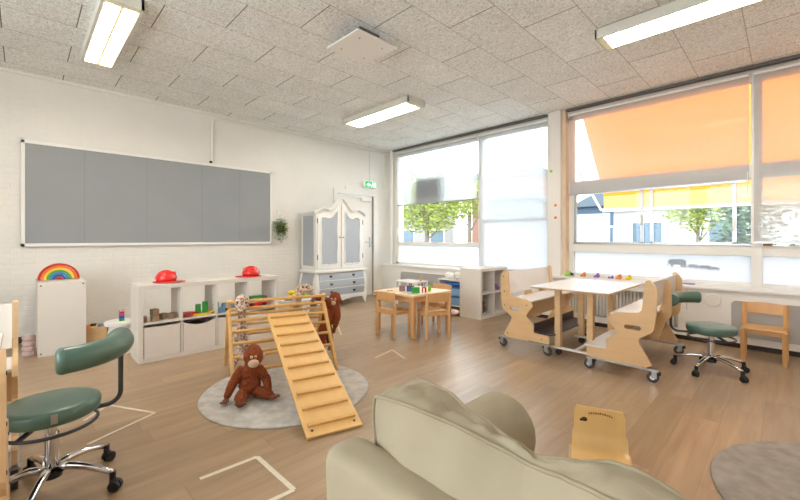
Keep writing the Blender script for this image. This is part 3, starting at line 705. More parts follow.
MB().box((-.0, -.04, 1.68), (Dp+.0, 0.02, 1.705)).box((0, Wd-.02, 1.68), (Dp, Wd+.04, 1.705)).box((0, -.02, 1.66), (Dp-.02, .02, 1.68)).box((0, -.01, 1.69), (Dp-.1, Wd, 1.70)).build('side_cornice', 'armw', A, .004)
def door_panel(y0, y1, mir):
    D = MB(); n = 14
    def top(u):
        uu = (u-.0)/Wd; return crown_z(uu)-.085
    out = [(y0, .69), (y1, .69)]+[(y1+(y0-y1)*k/n, top(y1+(y0-y1)*k/n)) for k in range(n+1)]
    D.prism(out, Pn, Dp-.05, Dp-.028); d_ = D.build('door', 'armw', A, .002)
    # grey inset with scalloped edge
    a, b = y0+.075, y1-.075; ins = []
    for k in range(13): t_ = k/12; ins.append((a+(b-a)*t_, .77-.012*math.sin(PI*t_*3)**2-.01*math.sin(PI*t_)))
    for k in range(1, 24): t_ = k/24; ins.append((b-.006*math.sin(t_*PI*4), .77+t_*(top(b)-.08-.77)))
    for k in range(13): t_ = k/12; y = b+(a-b)*t_; ins.append((y, top(y)-.075+.012*math.sin(PI*t_*2)))
    for k in range(23, 0, -1): t_ = k/24; ins.append((a+.006*math.sin(t_*PI*4), .77+t_*(top(a)-.08-.77)))
    MB().prism(ins, Pn, Dp-.029, Dp-.0265).build('door_inset', 'armg', d_)
    rim = [Vector((Dp-.025, u, v)) for u, v in ins]
    MB().tube(rim, .011, 8, True).build('inset_moulding', 'armw', d_, smooth='all')
    ky = y1-.03 if not mir else y0+.03
    MB().ball((Dp-.018, ky, 1.25), .012).build('knob', 'brass', d_, smooth=True)
    for z in (.85, 1.5):
        yy = y0 if not mir else y1
        MB().cone((Dp-.03, yy, z), (Dp-.03, yy, z+.09), .008).build('hinge', 'brass', d_, smooth=True)
door_panel(.045, Wd/2-.008, False); door_panel(Wd/2+.008, Wd-.045, True)
MB().box((Dp-.04, Wd/2-.008, .69), (Dp-.02, Wd/2+.008, 1.84)).build('centre_strip', mat('cream_strip', (200, 188, 165), .6), A)

# toy tub between shelf and armoire
t = thing('toy_tub', 'white plastic tub of toys between the cube shelf and the armoire', 'tub', (-5.35, 3.0, 0))
m = MB().lathe([(.17, 0), (.215, .29), (.235, .30), (.225, .31), (.205, .295), (.16, .012)], seg=36)
for v in m.bm.verts: v.co.y *= 1.25
m.build('tub_body', 'white', t, smooth=True)
for x, y, z, r, c_, n_, lb in ((-5.28, 2.96, .33, .06, 'yellow', 'toy_ball', 'yellow toy on the left in the white tub'), (-5.33, 3.15, .33, .05, 'lime', 'toy_ball', 'lime green toy in the white tub'), (-5.45, 3.0, .38, .05, 'yellow', 'toy_ball', 'yellow toy highest in the white tub'), (-5.25, 2.84, .31, .05, 'gray', 'toy_ball', 'grey toy at the rim of the white tub')):
    tag(melt(MB().ball((x, y, z), r, (1, 1.2, .8)).ball((x+.02, y+.05, z+.02), r*.6), n_, c_, voxel=.008), lb, 'toy', 'toys in the white tub')
for x, y, c_, lb in ((-4.2, 2.75, 'lime', 'lime green toy animal on the floor behind the climbing triangle'), (-4.25, 2.95, 'yellow', 'yellow toy on the floor behind the hanging orangutan')):
    tag(melt(MB().ball((x, y, .05), .05, (1.3, 1, 1)).ball((x+.04, y+.02, .11), .035).cone((x+.02, y-.02, 0), (x+.02, y-.02, .06), .018).cone((x-.03, y, 0), (x-.03, y, .06), .018), 'toy_animal', c_, voxel=.007), lb, 'toy')

# ------------------------------------------------------------ rugs
def rug(c, r, m, label):
    prof = [(.001, .012), (r*.5, .013), (r-.03, .013), (r-.008, .010), (r, .004), (r-.003, 0), (.001, 0)]
    mb = MB().lathe(prof, (0, 0, 0), 96)
    return tag(mb.build('round_rug', m, smooth='all', loc=(c[0], c[1], .0005)), label, 'rug')
rug((-2.87, 1.55), .656, 'rug', 'light grey round rug under the climbing triangle')
rug((.45, 2.70), .74, 'rug2', 'brownish grey round rug cut off by the lower right edge')

# ------------------------------------------------------------ floor tape
def tape(pts, w, label, closed=False):
    mb = MB(); L_ = list(zip(pts, pts[1:]))+([(pts[-1], pts[0])] if closed else [])
    for i, (a, b) in enumerate(L_): mb.bar((a[0], a[1], .0015+.0002*i), (b[0], b[1], .0015+.0002*i), w, .0006, up=(0, 0, 1))
    return tag(mb.build('floor_tape', 'tape'), label, 'tape marking', 'white tape marks on the floor')
tape([(-2.121, .651), (-2.107, .946), (-1.703, .951), (-1.72, .60)], .026, 'square of white tape on the floor between the green stool and the sofa')
tape([(-3.541, .454), (-3.145, .67), (-2.95, .28)], .022, 'triangle of white tape on the floor beside the left green stool')
tape([(-3.35, .30), (-3.541, .454)], .022, 'short strip of white tape closing the triangle by the left stool')
tape([(-2.987, 2.593), (-3.068, 2.912), (-2.76, 2.80)], .02, 'white tape corner on the floor between rug and small table')
tape([(-4.75, 3.35), (-4.0, 2.9)], .02, 'faint tape line on the floor in front of the armoire')

# ------------------------------------------------------------ climbing triangle with ramp
T = thing('climbing_triangle', 'wooden climbing triangle with rungs on the round grey rug', 'climbing frame', (-2.955, 2.085, 0.013), math.radians(-15.9))
# local: y along rungs (0 .. -.83 toward near-left), x = normal toward the ramp side
Lr = .885
apx, apz = -.36, .64
fn_ = lambda x, z: x
for y in (0, -Lr):
    MB().bar((.02, y, .0), (apx-.045, y, .60), .042, .03, up=(0, 1, 0)).build('post', 'pine', T, .006)
    MB().bar((-.68, y-.004, .0), (apx-.0, y-.004, .66), .042, .03, up=(0, 1, 0)).build('post', 'pine', T, .006)
def near(s): return (.02+(apx-.065)*s, .60*s)
def far(s): return (-.68+(.32)*s, .66*s)
for k, s in enumerate((.17, .34, .51, .66, .80)):
    x, z = near(s); MB().cone((x, .01, z), (x, -Lr-.01, z), .0145, seg=14).build('rung', 'pine', T, smooth=True)
for k, s in enumerate((.14, .30, .46, .62, .78)):
    x, z = far(s); MB().cone((x, .01, z), (x, -Lr-.01, z), .0145, seg=14).build('rung', 'pine', T, smooth=True)
x, z = near(.955); MB().cone((x, .02, z), (x, -Lr-.02, z), .017, seg=16).build('top_bar', 'pine', T, smooth=True)
x, z = far(.975); MB().cone((x, .02, z), (x, -Lr-.02, z), .015, seg=16).build('top_bar', 'pine', T, smooth=True)
for y in (.018, -Lr-.018):
    MB().cone((apx-.02, y-.012, .58), (apx-.02, y+.012, .58), .014, seg=12).build('bolt', 'dark', T, smooth=True)

R_ = thing('climbing_ramp', 'plywood climbing ramp with crossbars leaning on the triangle', 'ramp', (-2.005, 1.412, 0.0), math.radians(-15.9))
p0 = Vector((.0, 0, .012)); p1 = Vector((-1.41, 0, .525)); dv = (p1-p0).normalized(); nv = Vector((-dv.z, 0, dv.x)); nv = nv if nv.z > 0 else -nv
MB().bar(p0, p1, .018, .37, up=(0, 1, 0)).build('ramp_board', 'rampply', R_, .004)
Lb = (p1-p0).length
for k in range(10):
    c_ = p0+dv*(.085+k*(Lb-.17)/9)+nv*.019
    MB().bar(c_+Vector((0, -.16, 0)), c_+Vector((0, .16, 0)), .02, .026, up=dv).build('crossbar', 'pine', R_, .004)
for y in (-.14, .14): MB().cone(p0+dv*.045+nv*.008+Vector((0, y, 0)), p0+dv*.045+nv*.0125+Vector((0, y, 0)), .008).build('screw', 'gun', R_)
MB().box((-1.42, -.15, .50), (-1.39, .15, .53)).build('hook', 'pine', R_, .003)

# ------------------------------------------------------------ plush orangutans and spotted plush
def eyes(parent, c, fwd, side, up, sp=.018, r=.009):
    for s in (-1, 1):
        p = Vector(c)+Vector(side)*s*sp
        MB().ball(p, r*1.25, seg=14).build('eye', 'skin', parent, smooth=True)
        MB().ball(p+Vector(fwd)*r*.75, r*.62, seg=12).build('pupil', 'black', parent, smooth=True)
O = thing('plush_orangutan', 'rust brown plush orangutan sitting upright on the grey rug', 'plush toy', (-2.91, 1.25, .013), math.radians(66))
# local -y faces the viewer
m = MB().ball((0, 0, .10), .080, (1, .85, 1.05)).ball((0.005, .0, .18), .072, (1.05, .8, 1)).ball((.025, -.0, .312), .075, (.98, .95, 1.02)).ball((.025, .015, .34), .06)
m.capsule((0.01, 0, .2), (.02, 0, .27), .055)
m.capsule((-.065, 0, .205), (-.12, -.02, .13), .040, .034).capsule((-.12, -.02, .13), (-.155, -.05, .055), .034, .027)
m.capsule((.07, 0, .205), (.12, -.01, .13), .038, .034).capsule((.12, -.01, .13), (.135, -.05, .055), .034, .026)
m.capsule((-.045, -.05, .05), (-.065, -.14, .06), .044, .038).capsule((-.065, -.14, .06), (-.06, -.19, .045), .040, .032)
m.capsule((.055, -.03, .05), (.135, -.12, .045), .044, .036)
fur = melt(m, 'fur_body', 'fur', O, .0055, .014, .012)
MB().ball((.027, -.075, .278), .036, (1.15, .75, .85)).build('muzzle', 'skin', O, smooth='all')
MB().ball((-.05, -.012, .315), .019, (.6, .8, 1.2)).ball((.10, -.012, .315), .019, (.6, .8, 1.2)).build('ears', 'skin', O, smooth='all')
eyes(O, (.027, -.072, .326), (0, -1, 0), (1, 0, 0), .024, .0145)
def pawshape(pos, dirv, name, n=4, s=1.0):
    d_ = Vector(dirv).normalized(); sd_ = Vector((0, 0, 1)).cross(d_).normalized(); p = Vector(pos)
    mb = MB().ball(p, .024*s, (1, 1, .6))
    for k in range(n):
        a = (k-(n-1)/2)*.35; q = (d_*math.cos(a)+sd_*math.sin(a)); mb.capsule(p+q*.012*s, p+q*(.046-.004*abs(k-1.2))*s+Vector((0, 0, -.004)), .0085*s, .007*s, 8)
    mb.capsule(p, p+(sd_*.8+d_*.3)*.034*s, .009*s, .007*s, 8)
    return melt(mb, name, 'paw', O if name else O, .0035, smooth=1)
pawshape((-.165, -.075, .026), (-.5, -1, 0), 'hand'); pawshape((.145, -.075, .026), (.8, -1, 0), 'hand')
pawshape((-.06, -.225, .04), (-.1, -1, .7), 'foot', 4, 1.2); pawshape((.165, -.15, .036), (.7, -1, .5), 'foot', 4, 1.2)

# hanging orangutan on the right post: built in world coordinates around the triangle's right end
Q = thing('plush_orangutan', 'rust brown plush orangutan hanging by one arm from the right end of the triangle', 'plush toy', (-3.44, 2.30, .0))
MB_ = MB()
MB_.ball((.03, .09, .575), .070, (1, 1, 1.02)).ball((.02, .10, .60), .06)
MB_.capsule((.02, .07, .52), (.0, .02, .42), .062, .068).capsule((.0, .02, .42), (.0, -.02, .29), .07, .066)
MB_.capsule((.02, .05, .50), (.06, -.03, .585), .038, .034).capsule((.06, -.03, .585), (.075, -.17, .635), .034, .028)
MB_.capsule((.05, .10, .49), (.08, .09, .40), .038, .034).capsule((.08, .09, .40), (.08, .06, .31), .034, .028)
MB_.capsule((0, -.04, .27), (.02, -.06, .14), .042, .036).capsule((.0, .03, .27), (.03, .03, .13), .042, .036)
melt(MB_, 'fur_body', 'fur', Q, .0065, .009, .012)
_f = Vector((.62, -.78, 0)).normalized(); _s = Vector((.78, .62, 0)).normalized(); _h = Vector((.03, .09, .575))
MB().ball(_h+_f*.064+Vector((0, 0, -.022)), .031, (1, 1, .85)).build('muzzle', 'skin', Q, smooth='all')
eyes(Q, _h+_f*.066+Vector((0, 0, .016)), _f, _s, (0, 0, 1), .02, .0125)
_O = O; O = Q
pawshape((.078, -.20, .628), (.1, -1, -.9), 'hand'); pawshape((.08, .05, .28), (0, -.3, -1), 'hand', 4, .9)
pawshape((.03, -.07, .10), (.6, -.6, -.6), 'foot'); pawshape((.045, .02, .095), (.6, -.6, -.6), 'foot')
O = _O

# spotted plush: long-necked, draped over the bars
def spotted(label, loc, rz, path, rads, head, face, arms=()):
    t = thing('spotted_plush', label, 'plush toy', loc, rz, 'spotted plush toys on the triangle')
    m = MB(); m.tube(path, .03, 16, rr=rads)
    for a, b, r in arms: m.capsule(a, b, r, r*.8)
    hc, hr, hs = head; m.ball(hc, hr, hs)
    for q, r in face['snout']: m.ball(q, r)
    melt(m, 'plush_body', 'spot', t, .007, .003, .02)
    for e in face['eyes']: MB().ball(e, .009, seg=12).build('eye', 'black', t, smooth=True)
    return t
# left one: head over the left end of the bar, body hanging inside
spotted('spotted plush animal hanging head up at the left end of the triangle', (-3.50, 1.43, 0), math.radians(68),
        [(0, 0.0, .62), (.0, .05, .60), (.0, .10, .54), (-.0, .12, .44), (.0, .12, .34), (.0, .12, .24), (.0, .12, .14), (-.01, .12, .09)], [.045, .04, .035, .036, .045, .06, .055, .03],
        ((0, -.005, .645), .064, (1, .9, 1.25)), {'snout': [((0, -.035, .60), .036)], 'eyes': [(-.036, -.048, .655), (.036, -.048, .655)]},
        [((-.03, .12, .12), (-.09, .08, .04), .026), ((.03, .12, .12), (.07, .08, .04), .026), ((-.02, .10, .40), (-.06, .07, .30), .02)])
spotted('spotted plush animal draped over the top bar beside the hanging orangutan', (-3.42, 2.02, 0), math.radians(68),
        [(-.11, .05, .36), (-.10, .05, .46), (-.08, .04, .56), (-.05, .02, .66), (-.01, .0, .72)], [.045, .05, .045, .042, .045],
        ((.0, -.01, .735), .054, (1.35, .9, .85)), {'snout': [((.06, -.02, .725), .034), ((.05, -.02, .705), .03)], 'eyes': [(.02, -.058, .752), (-.02, -.058, .755)]},
        [((-.06, .02, .62), (.0, -.04, .54), .022), ((-.11, .05, .38), (-.14, .02, .26), .026)])

# ------------------------------------------------------------ children's chairs and small table
def kid_chair(label, loc, rz, group=None, m='beech', sc=1.0):
    """faces +y; width .33, depth .27, seat .33, back top .56"""
    t = thing('child_chair', label, 'chair', loc, rz, group)
    for s in (-1, 1):
        MB().tube([(s*.15, .125, 0), (s*.15, .125, .325)], .015, 4, rr=[.021, .024]).build('leg', m, t, .004)
        MB().tube([(s*.155, -.135, 0), (s*.155, -.13, .2), (s*.155, -.125, .35), (s*.155, -.15, .565)], .015, 4, rr=[.021, .024, .024, .021]).build('leg', m, t, .004)
    b = MB(); n = 10; rows = []
    for i in range(n+1):
        x = -.15+.3*i/n; cy = -.148-.02*(1-(x/.15)**2)
        zt = .56+.012*(1-(x/.15)**2)
        rows.append([b.bm.verts.new(v) for v in ((x, cy+.012, .455), (x, cy, zt), (x, cy-.012, zt), (x, cy, .455))])
    for a, c in zip(rows, rows[1:]):
        for k in range(4): b.bm.faces.new((a[k], a[(k+1) % 4], c[(k+1) % 4], c[k]))
    b.bm.faces.new(rows[0]); b.bm.faces.new(rows[-1][::-1]); b.build('backrest', m, t, .003, True)
    st = MB(); n = 8; rows = []
    for i in range(n+1):
        y = -.13+.28*i/n; z = .345-.008*math.sin(PI*i/n)-(.006 if i == n else 0)
        rows.append([st.bm.verts.new(v) for v in ((-.145, y, z), (.145, y, z), (.145, y, z-.014), (-.145, y, z-.014))])
    for a, c in zip(rows, rows[1:]):
        for k in range(4): st.bm.faces.new((a[k], a[(k+1) % 4], c[(k+1) % 4], c[k]))
    st.bm.faces.new(rows[0]); st.bm.faces.new(rows[-1][::-1]); st.build('seat', m, t, .003, True)
    MB().box((-.15, .115, .285), (.15, .135, .33)).box((-.165, -.12, .285), (-.145, .12, .325)).box((.145, -.12, .285), (.165, .12, .325)).box((-.15, -.14, .285), (.15, -.12, .325)).build('seat_frame', m, t, .003)
    return t
c1 = kid_chair('small beech chair at the camera side of the small table, left one', (-3.54, 3.385, 0), 0, 'beech chairs around the small table')
c = copy_tree(c1); c.location = (-3.13, 3.69, 0); c.rotation_euler.z = math.radians(67); c['label'] = 'small beech chair on the right of the small table, turned toward it'
c = copy_tree(c1); c.location = (-3.52, 4.20, 0); c.rotation_euler.z = PI; c['label'] = 'small beech chair on the far side of the small table toward the window'
c = copy_tree(c1); c.location = (-.155, 5.30, 0); c.rotation_euler.z = PI; c['label'] = 'single beech child chair standing alone by the radiator at right'
del c['group']
T2 = thing('small_table', 'small square beech table with a pale top and blocks on it', 'table', (-3.57, 3.78, 0))
MB().box((-.37, -.38, .505), (.37, .38, .53)).build('tabletop', mat('pale_table_top', (226, 200, 164), .35), T2, .004)
MB().box((-.33, -.34, .435), (.33, -.32, .505)).box((-.33, .32, .435), (.33, .34, .505)).box((-.33, -.34, .435), (-.31, .34, .505)).box((.31, -.34, .435), (.33, .34, .505)).build('apron', 'beech', T2, .002)
for x in (-.33, .33):
    for y in (-.34, .34): MB().box((x-.025, y-.025, 0), (x+.025, y+.025, .505)).build('leg', 'beech', T2, .004)
t_z = .53
t = thing('toy_crate', 'dark blue toy crate with coloured sticks on the small table', 'toy box', (-3.53, 3.69, t_z), math.radians(40))
MB().box((-.05, -.04, 0), (.05, .04, .075)).build('crate_body', 'dblue', t, .003)
for k, c_ in enumerate(('yellow', 'red', 'tgreen', 'yellow')): MB().cone((-.03+.02*k, .0, .07), (-.03+.022*k, .01, .10), .008).build('stick', c_, t)
tag(MB().box((-.052, -.032, 0), (.052, .032, .075)).build('toy_block', 'tgreen', bevel=.004, loc=(-3.37, 3.62, t_z), rz=math.radians(43)), 'green toy block at the near edge of the small table', 'block')
tag(MB().box((-.03, -.03, 0), (.03, .03, .07)).build('toy_block', 'red', bevel=.004, loc=(-3.33, 3.74, t_z), rz=math.radians(43)), 'red toy block right of the green one on the small table', 'block')
tag(MB().box((-.04, -.03, 0), (.04, .03, .07)).build('toy_block', mat('mauve_toy', (150, 110, 112), .5), bevel=.004, loc=(-3.63, 3.635, t_z), rz=math.radians(43)), 'mauve toy block left of the dark blue crate', 'block')
tag(MB().box((-.02, -.015, 0), (.02, .015, .075)).build('toy_block', 'lime', bevel=.004, loc=(-3.34, 3.86, t_z), rz=math.radians(43)), 'light green toy block behind the red one', 'block')
tag(MB().cone((0, 0, 0), (0, 0, .06), .012, seg=12).build('toy_peg', 'white', loc=(-3.28, 3.68, t_z)), 'white toy peg between the green and the red block', 'toy')
tag(MB().tube([(-.04, -.03, .006), (0, 0, .006), (.05, 0, .01)], .006, 8).build('wooden_stick', 'beech', loc=(-3.72, 3.50, t_z)), 'short wooden stick at the left edge of the small table', 'stick')

# ------------------------------------------------------------ cube shelf by the window, low shelf with bins
k2 = cube_shelf(2, 2, 'white cube shelf of four cells near the window, side toward the room', (-3.24, 5.69, 0), -PI/2)
MB().box((.39, -.375, .41), (.725, -.368, .72)).build('back_poster', mat('pink_card', (226, 196, 206), .7), k2)
MB().box((.40, -.375, .05), (.72, -.368, .37)).build('back_poster', mat('pale_card', (222, 222, 220), .7), k2)
MB().box((.045, -.375, .41), (.37, -.368, .72)).build('back_poster', mat('pink_card_two', (230, 200, 214), .7), k2)
tag(melt(MB().ball((-3.34, 5.50, .46), .035, (1, 1, 1.2)).ball((-3.32, 5.53, .43), .03), 'toy_figure', 'purple', voxel=.007), 'purple toy in the upper right cell of the window shelf', 'toy')
tag(MB().lathe([(.03, 0), (.06, .02), (.065, .03), (.03, .012)], seg=24).build('toy_bowl', 'brown', smooth=True, loc=(-3.42, 5.15, SZ)), 'small tan bowl in the upper left cell of the window shelf', 'bowl')
tag(melt(MB().ball((-3.4, 5.17, .12), .08, (1, 1, .9)).ball((-3.38, 5.16, .22), .05, (1, 1, .8)).ball((-3.40, 5.18, .28), .03), 'soft_toy', mat('taupe_plush', (110, 92, 86), .9), voxel=.009, disp=.01), 'brown soft toy in the lower left cell of the window shelf', 'soft toy')
# low bin shelf
t = thing('bin_shelf', 'low white shelf for plastic bins between the window shelf and radiator', 'shelf', (-4.38, 5.30, 0))
MB().box((0, 0, 0), (.02, .32, .50)).build('side_panel', 'lam', t); MB().box((.62, 0, 0), (.64, .32, .50)).build('side_panel', 'lam', t)
MB().box((0, 0, .50), (.64, .32, .52)).box((.02, 0, .06), (.62, .32, .08)).box((.02, .30, 0), (.62, .32, .5)).build('shelf_board', 'lam', t)
def bin_(loc, label):
    t = thing('plastic_bin', label, 'storage bin', loc, 0, 'blue-lidded plastic bins'); MB().box((0, 0, 0), (.54, .27, .13)).build('bin_body', 'bluebin', t, .01)
    MB().box((-.01, -.012, .13), (.55, .28, .155)).build('bin_lid', 'bluelid', t, .004)
bin_((-4.34, 5.30, .24), 'clear blue plastic bin with blue lid, front one of the low shelf'); 
tag(MB().box((0, 0, 0), (.4, .2, .03)).build('bin_lid_tray', 'bluelid', bevel=.004, loc=(-4.25, 5.33, .42)), 'loose blue lid lying above the plastic bin in the low shelf', 'lid')
bin_((-4.34, 5.30, .081), 'clear blue plastic bin with blue lid, lowest in the low shelf')
for x, y, s, c_, lb in ((-4.22, 5.42, .07, 'white', 'crumpled white bag on the left of the low bin shelf'), (-4.02, 5.44, .08, 'fabric', 'crumpled off-white bag on the right of the low bin shelf')):
    tag(melt(MB().ball((x, y, .52+s*.8), s, (1.3, 1, .85)).ball((x+.06, y, .52+s*.6), s*.6), 'crumpled_bag', c_, voxel=.011, disp=.03, dscale=.05), lb, 'bag')
t = thing('spray_bottle', 'white spray bottle with a blue head on the low bin shelf', 'bottle', (-3.92, 5.40, .521))
MB().lathe([(.028, 0), (.032, .01), (.03, .10), (.012, .14), (.012, .17)], seg=20).build('bottle', 'white', t, smooth=True)
MB().box((-.03, -.012, .17), (.035, .012, .20)).bar((.03, 0, .17), (.045, 0, .13), .008, .01).build('spray_head', 'bluelid', t, .004)
# little white side table left of it
t = thing('side_table', 'little white slatted table in front of the window ledge', 'table', (-4.92, 5.17, 0))
MB().box((-.26, -.17, .42), (.26, .17, .445)).build('tabletop', 'lam', t, .004)
for x in (-.24, .24):
    for y in (-.15, .15): MB().box((x-.015, y-.015, 0), (x+.015, y+.015, .42)).build('leg', 'lam', t)
m = MB()
for k in range(4): m.box((.252, -.13+k*.085, .1), (.258, -.11+k*.085, .42))
m.build('slats', 'lam', t)
tag(melt(MB().ball((-4.72, 5.2, .475), .03, (1, 1, 1.1)).ball((-4.70, 5.2, .53), .022), 'wooden_figure', mat('tan_toy', (214, 160, 120), .6), voxel=.006), 'tan toy figure on the little white table', 'toy')
tag(melt(MB().ball((-3.80, 4.98, .04), .10, (1.2, .8, .4)).ball((-3.72, 4.93, .05), .07, (1, 1, .7)).ball((-3.87, 4.92, .03), .06, (1.3, 1, .45)), 'blanket', mat('pale_pink_cloth', (226, 200, 190), .9), voxel=.012, disp=.035, dscale=.06), 'pale pink cloth crumpled on the floor left of the window shelf', 'cloth')

# ------------------------------------------------------------ mobile benches and table
def caster(t, x, y, r=.045, name='caster'):
    c_ = MB().box((x-.03, y-.025, .098), (x+.03, y+.025, .104)).box((x-.02, y-.022, .04), (x+.02, y-.018, .1)).box((x-.02, y+.018, .04), (x+.02, y+.022, .1)).build(name, 'alu', t, .002)
    MB().cone((x+.012, y-.014, r), (x+.012, y+.014, r), r, seg=28).build('wheel', 'wheel', c_, .004, True)
    MB().cone((x+.012, y-.016, r), (x+.012, y+.016, r), r*.45, seg=20).build('wheel_hub', 'chrome', c_, 0, True)
    MB().box((x-.045, y-.012, .07), (x-.015, y+.012, .10)).build('brake_pedal', 'dark', c_, .003)
BP = [(.01, .80), (.062, .878), (.10, .864), (.122, .61), (.15, .582), (.33, .562), (.408, .507), (.318, .385), (.41, .302), (.405, .21), (.58, .203), (.58, .112), (.035, .115), (.16, .345), (.035, .435), (.015, .6)]
slot = [(.18+.03*math.cos(a)*.7-.03, .447+.02*math.sin(a)) for a in [PI/2+PI*k/8 for k in range(9)]]+[(.24+.03*math.cos(a)*.7, .447+.02*math.sin(a)) for a in [-PI/2+PI*k/8 for k in range(9)]]
def bench(label, loc, rz, dark, ln=1.15):
    """back at local x=0, seat toward +x, from y=0 to y=ln"""
    t = thing('mobile_bench', label, 'bench', loc, rz, None)
    for i, y in enumerate((.012, ln-.012)):
        panel('side_panel', smooth_loop(BP, 1), [slot], .022, 'ply', t, lambda u, v, w, y=y: Vector((u, y+w, v)))
    mid = [(.0, .50), (.005, .80), (.035, .85), (.06, .83), (.075, .62), (.11, .54), (.2, .50), (.24, .42), (.22, .30), (.12, .25), (.08, .32), (.06, .42)]
    panel('middle_panel', smooth_loop(mid, 2), [], .02, 'ply', t, lambda u, v, w: Vector((u, ln*.52+w, v)))
    MB().bar((.085, ln/2, .60), (.06, ln/2, .855), .012, ln-.05, up=(0, 1, 0)).build('backrest', 'lam', t, .002)
    MB().box((.09, .024, .535), (.385, ln-.024, .552)).build('seat', 'lam', t, .003)
    fr_ = [(.30, .53), (.32, .53), (.32, .30), (.30, .30)]
    MB().box((.30, .024, .36), (.315, ln-.024, .535)).build('seat_front_board', 'ply', t)
    MB().box((.40, .024, .205), (.61, ln-.024, .22)).build('footrest', 'step_dark' if dark else 'lam', t, .002)
    MB().box((.388, .024, .205), (.40, ln-.024, .305)).build('footrest_riser', 'step_dark' if dark else 'lam', t, .002)
    for y in (.012, ln-.012): MB().box((0, y-.018, .098), (.585, y+.018, .114)).build('base_rail', 'alu', t, .002)
    MB().box((.35, .0, .112), (.58, .02, .12)).build('rail_plate', 'gun', t)
    for x in (.03, .55):
        for y in (.012, ln-.012): caster(t, x, y)
    for (u, v) in ((.045, .80), (.06, .63), (.06, .47), (.33, .50), (.10, .16), (.50, .16)):
        MB().cone((u, -.002, v), (u, .004, v), .007, seg=10).build('bolt', 'gun', t)
    return t
bench('mobile plywood bench with dark footrest left of the white play table', (-2.33, 3.93, 0), 0, True)
bench('mobile plywood bench with white footrest, its back toward the right green stool', (-.762, 4.99, 0), PI, False)
def ptable(label, loc):
    t = thing('play_table', label, 'table', loc)
    MB().box((-.36, 0, .728), (.38, 1.08, .75)).build('tabletop', 'lam', t, .003)
    MB().box((-.361, -.001, .7285), (.381, 1.081, .742)).build('tabletop_edge', 'plyedge', t)
    for x in (-.225, .10):
        for y in (.36, 1.0): MB().box((x-.03, y-.03, .085), (x+.03, y+.03, .728)).build('leg', 'ply', t, .004)
    for y in (.36, 1.0):
        MB().box((-.30, y-.02, .065), (.22, y+.02, .085)).build('foot_rail', 'lam', t, .003)
    MB().box((-.06, .36, .07), (-.02, 1.0, .09)).build('long_rail', 'lam', t, .003)
    for x in (-.22, .12):
        for y in (.36, 1.0):
            MB().cone((x, y-.012, .032), (x, y+.012, .032), .032, seg=20).build('wheel', 'dark', t, smooth=True)
    return t
ptable('white-topped play table with plywood legs between the two benches at right', (-1.48, 3.70, 0))
# second set at the far left edge
bench('mobile plywood bench with white backrest at the far left edge beyond the green stool', (-3.25, -1.165, 0), 0, False)
ptable('white-topped play table corner at the left edge behind the green stool', (-2.49, -1.15, 0))
bench('mobile plywood bench seen edge-on at the lower left corner before the green stool', (-1.74, -.036, 0), PI, False)

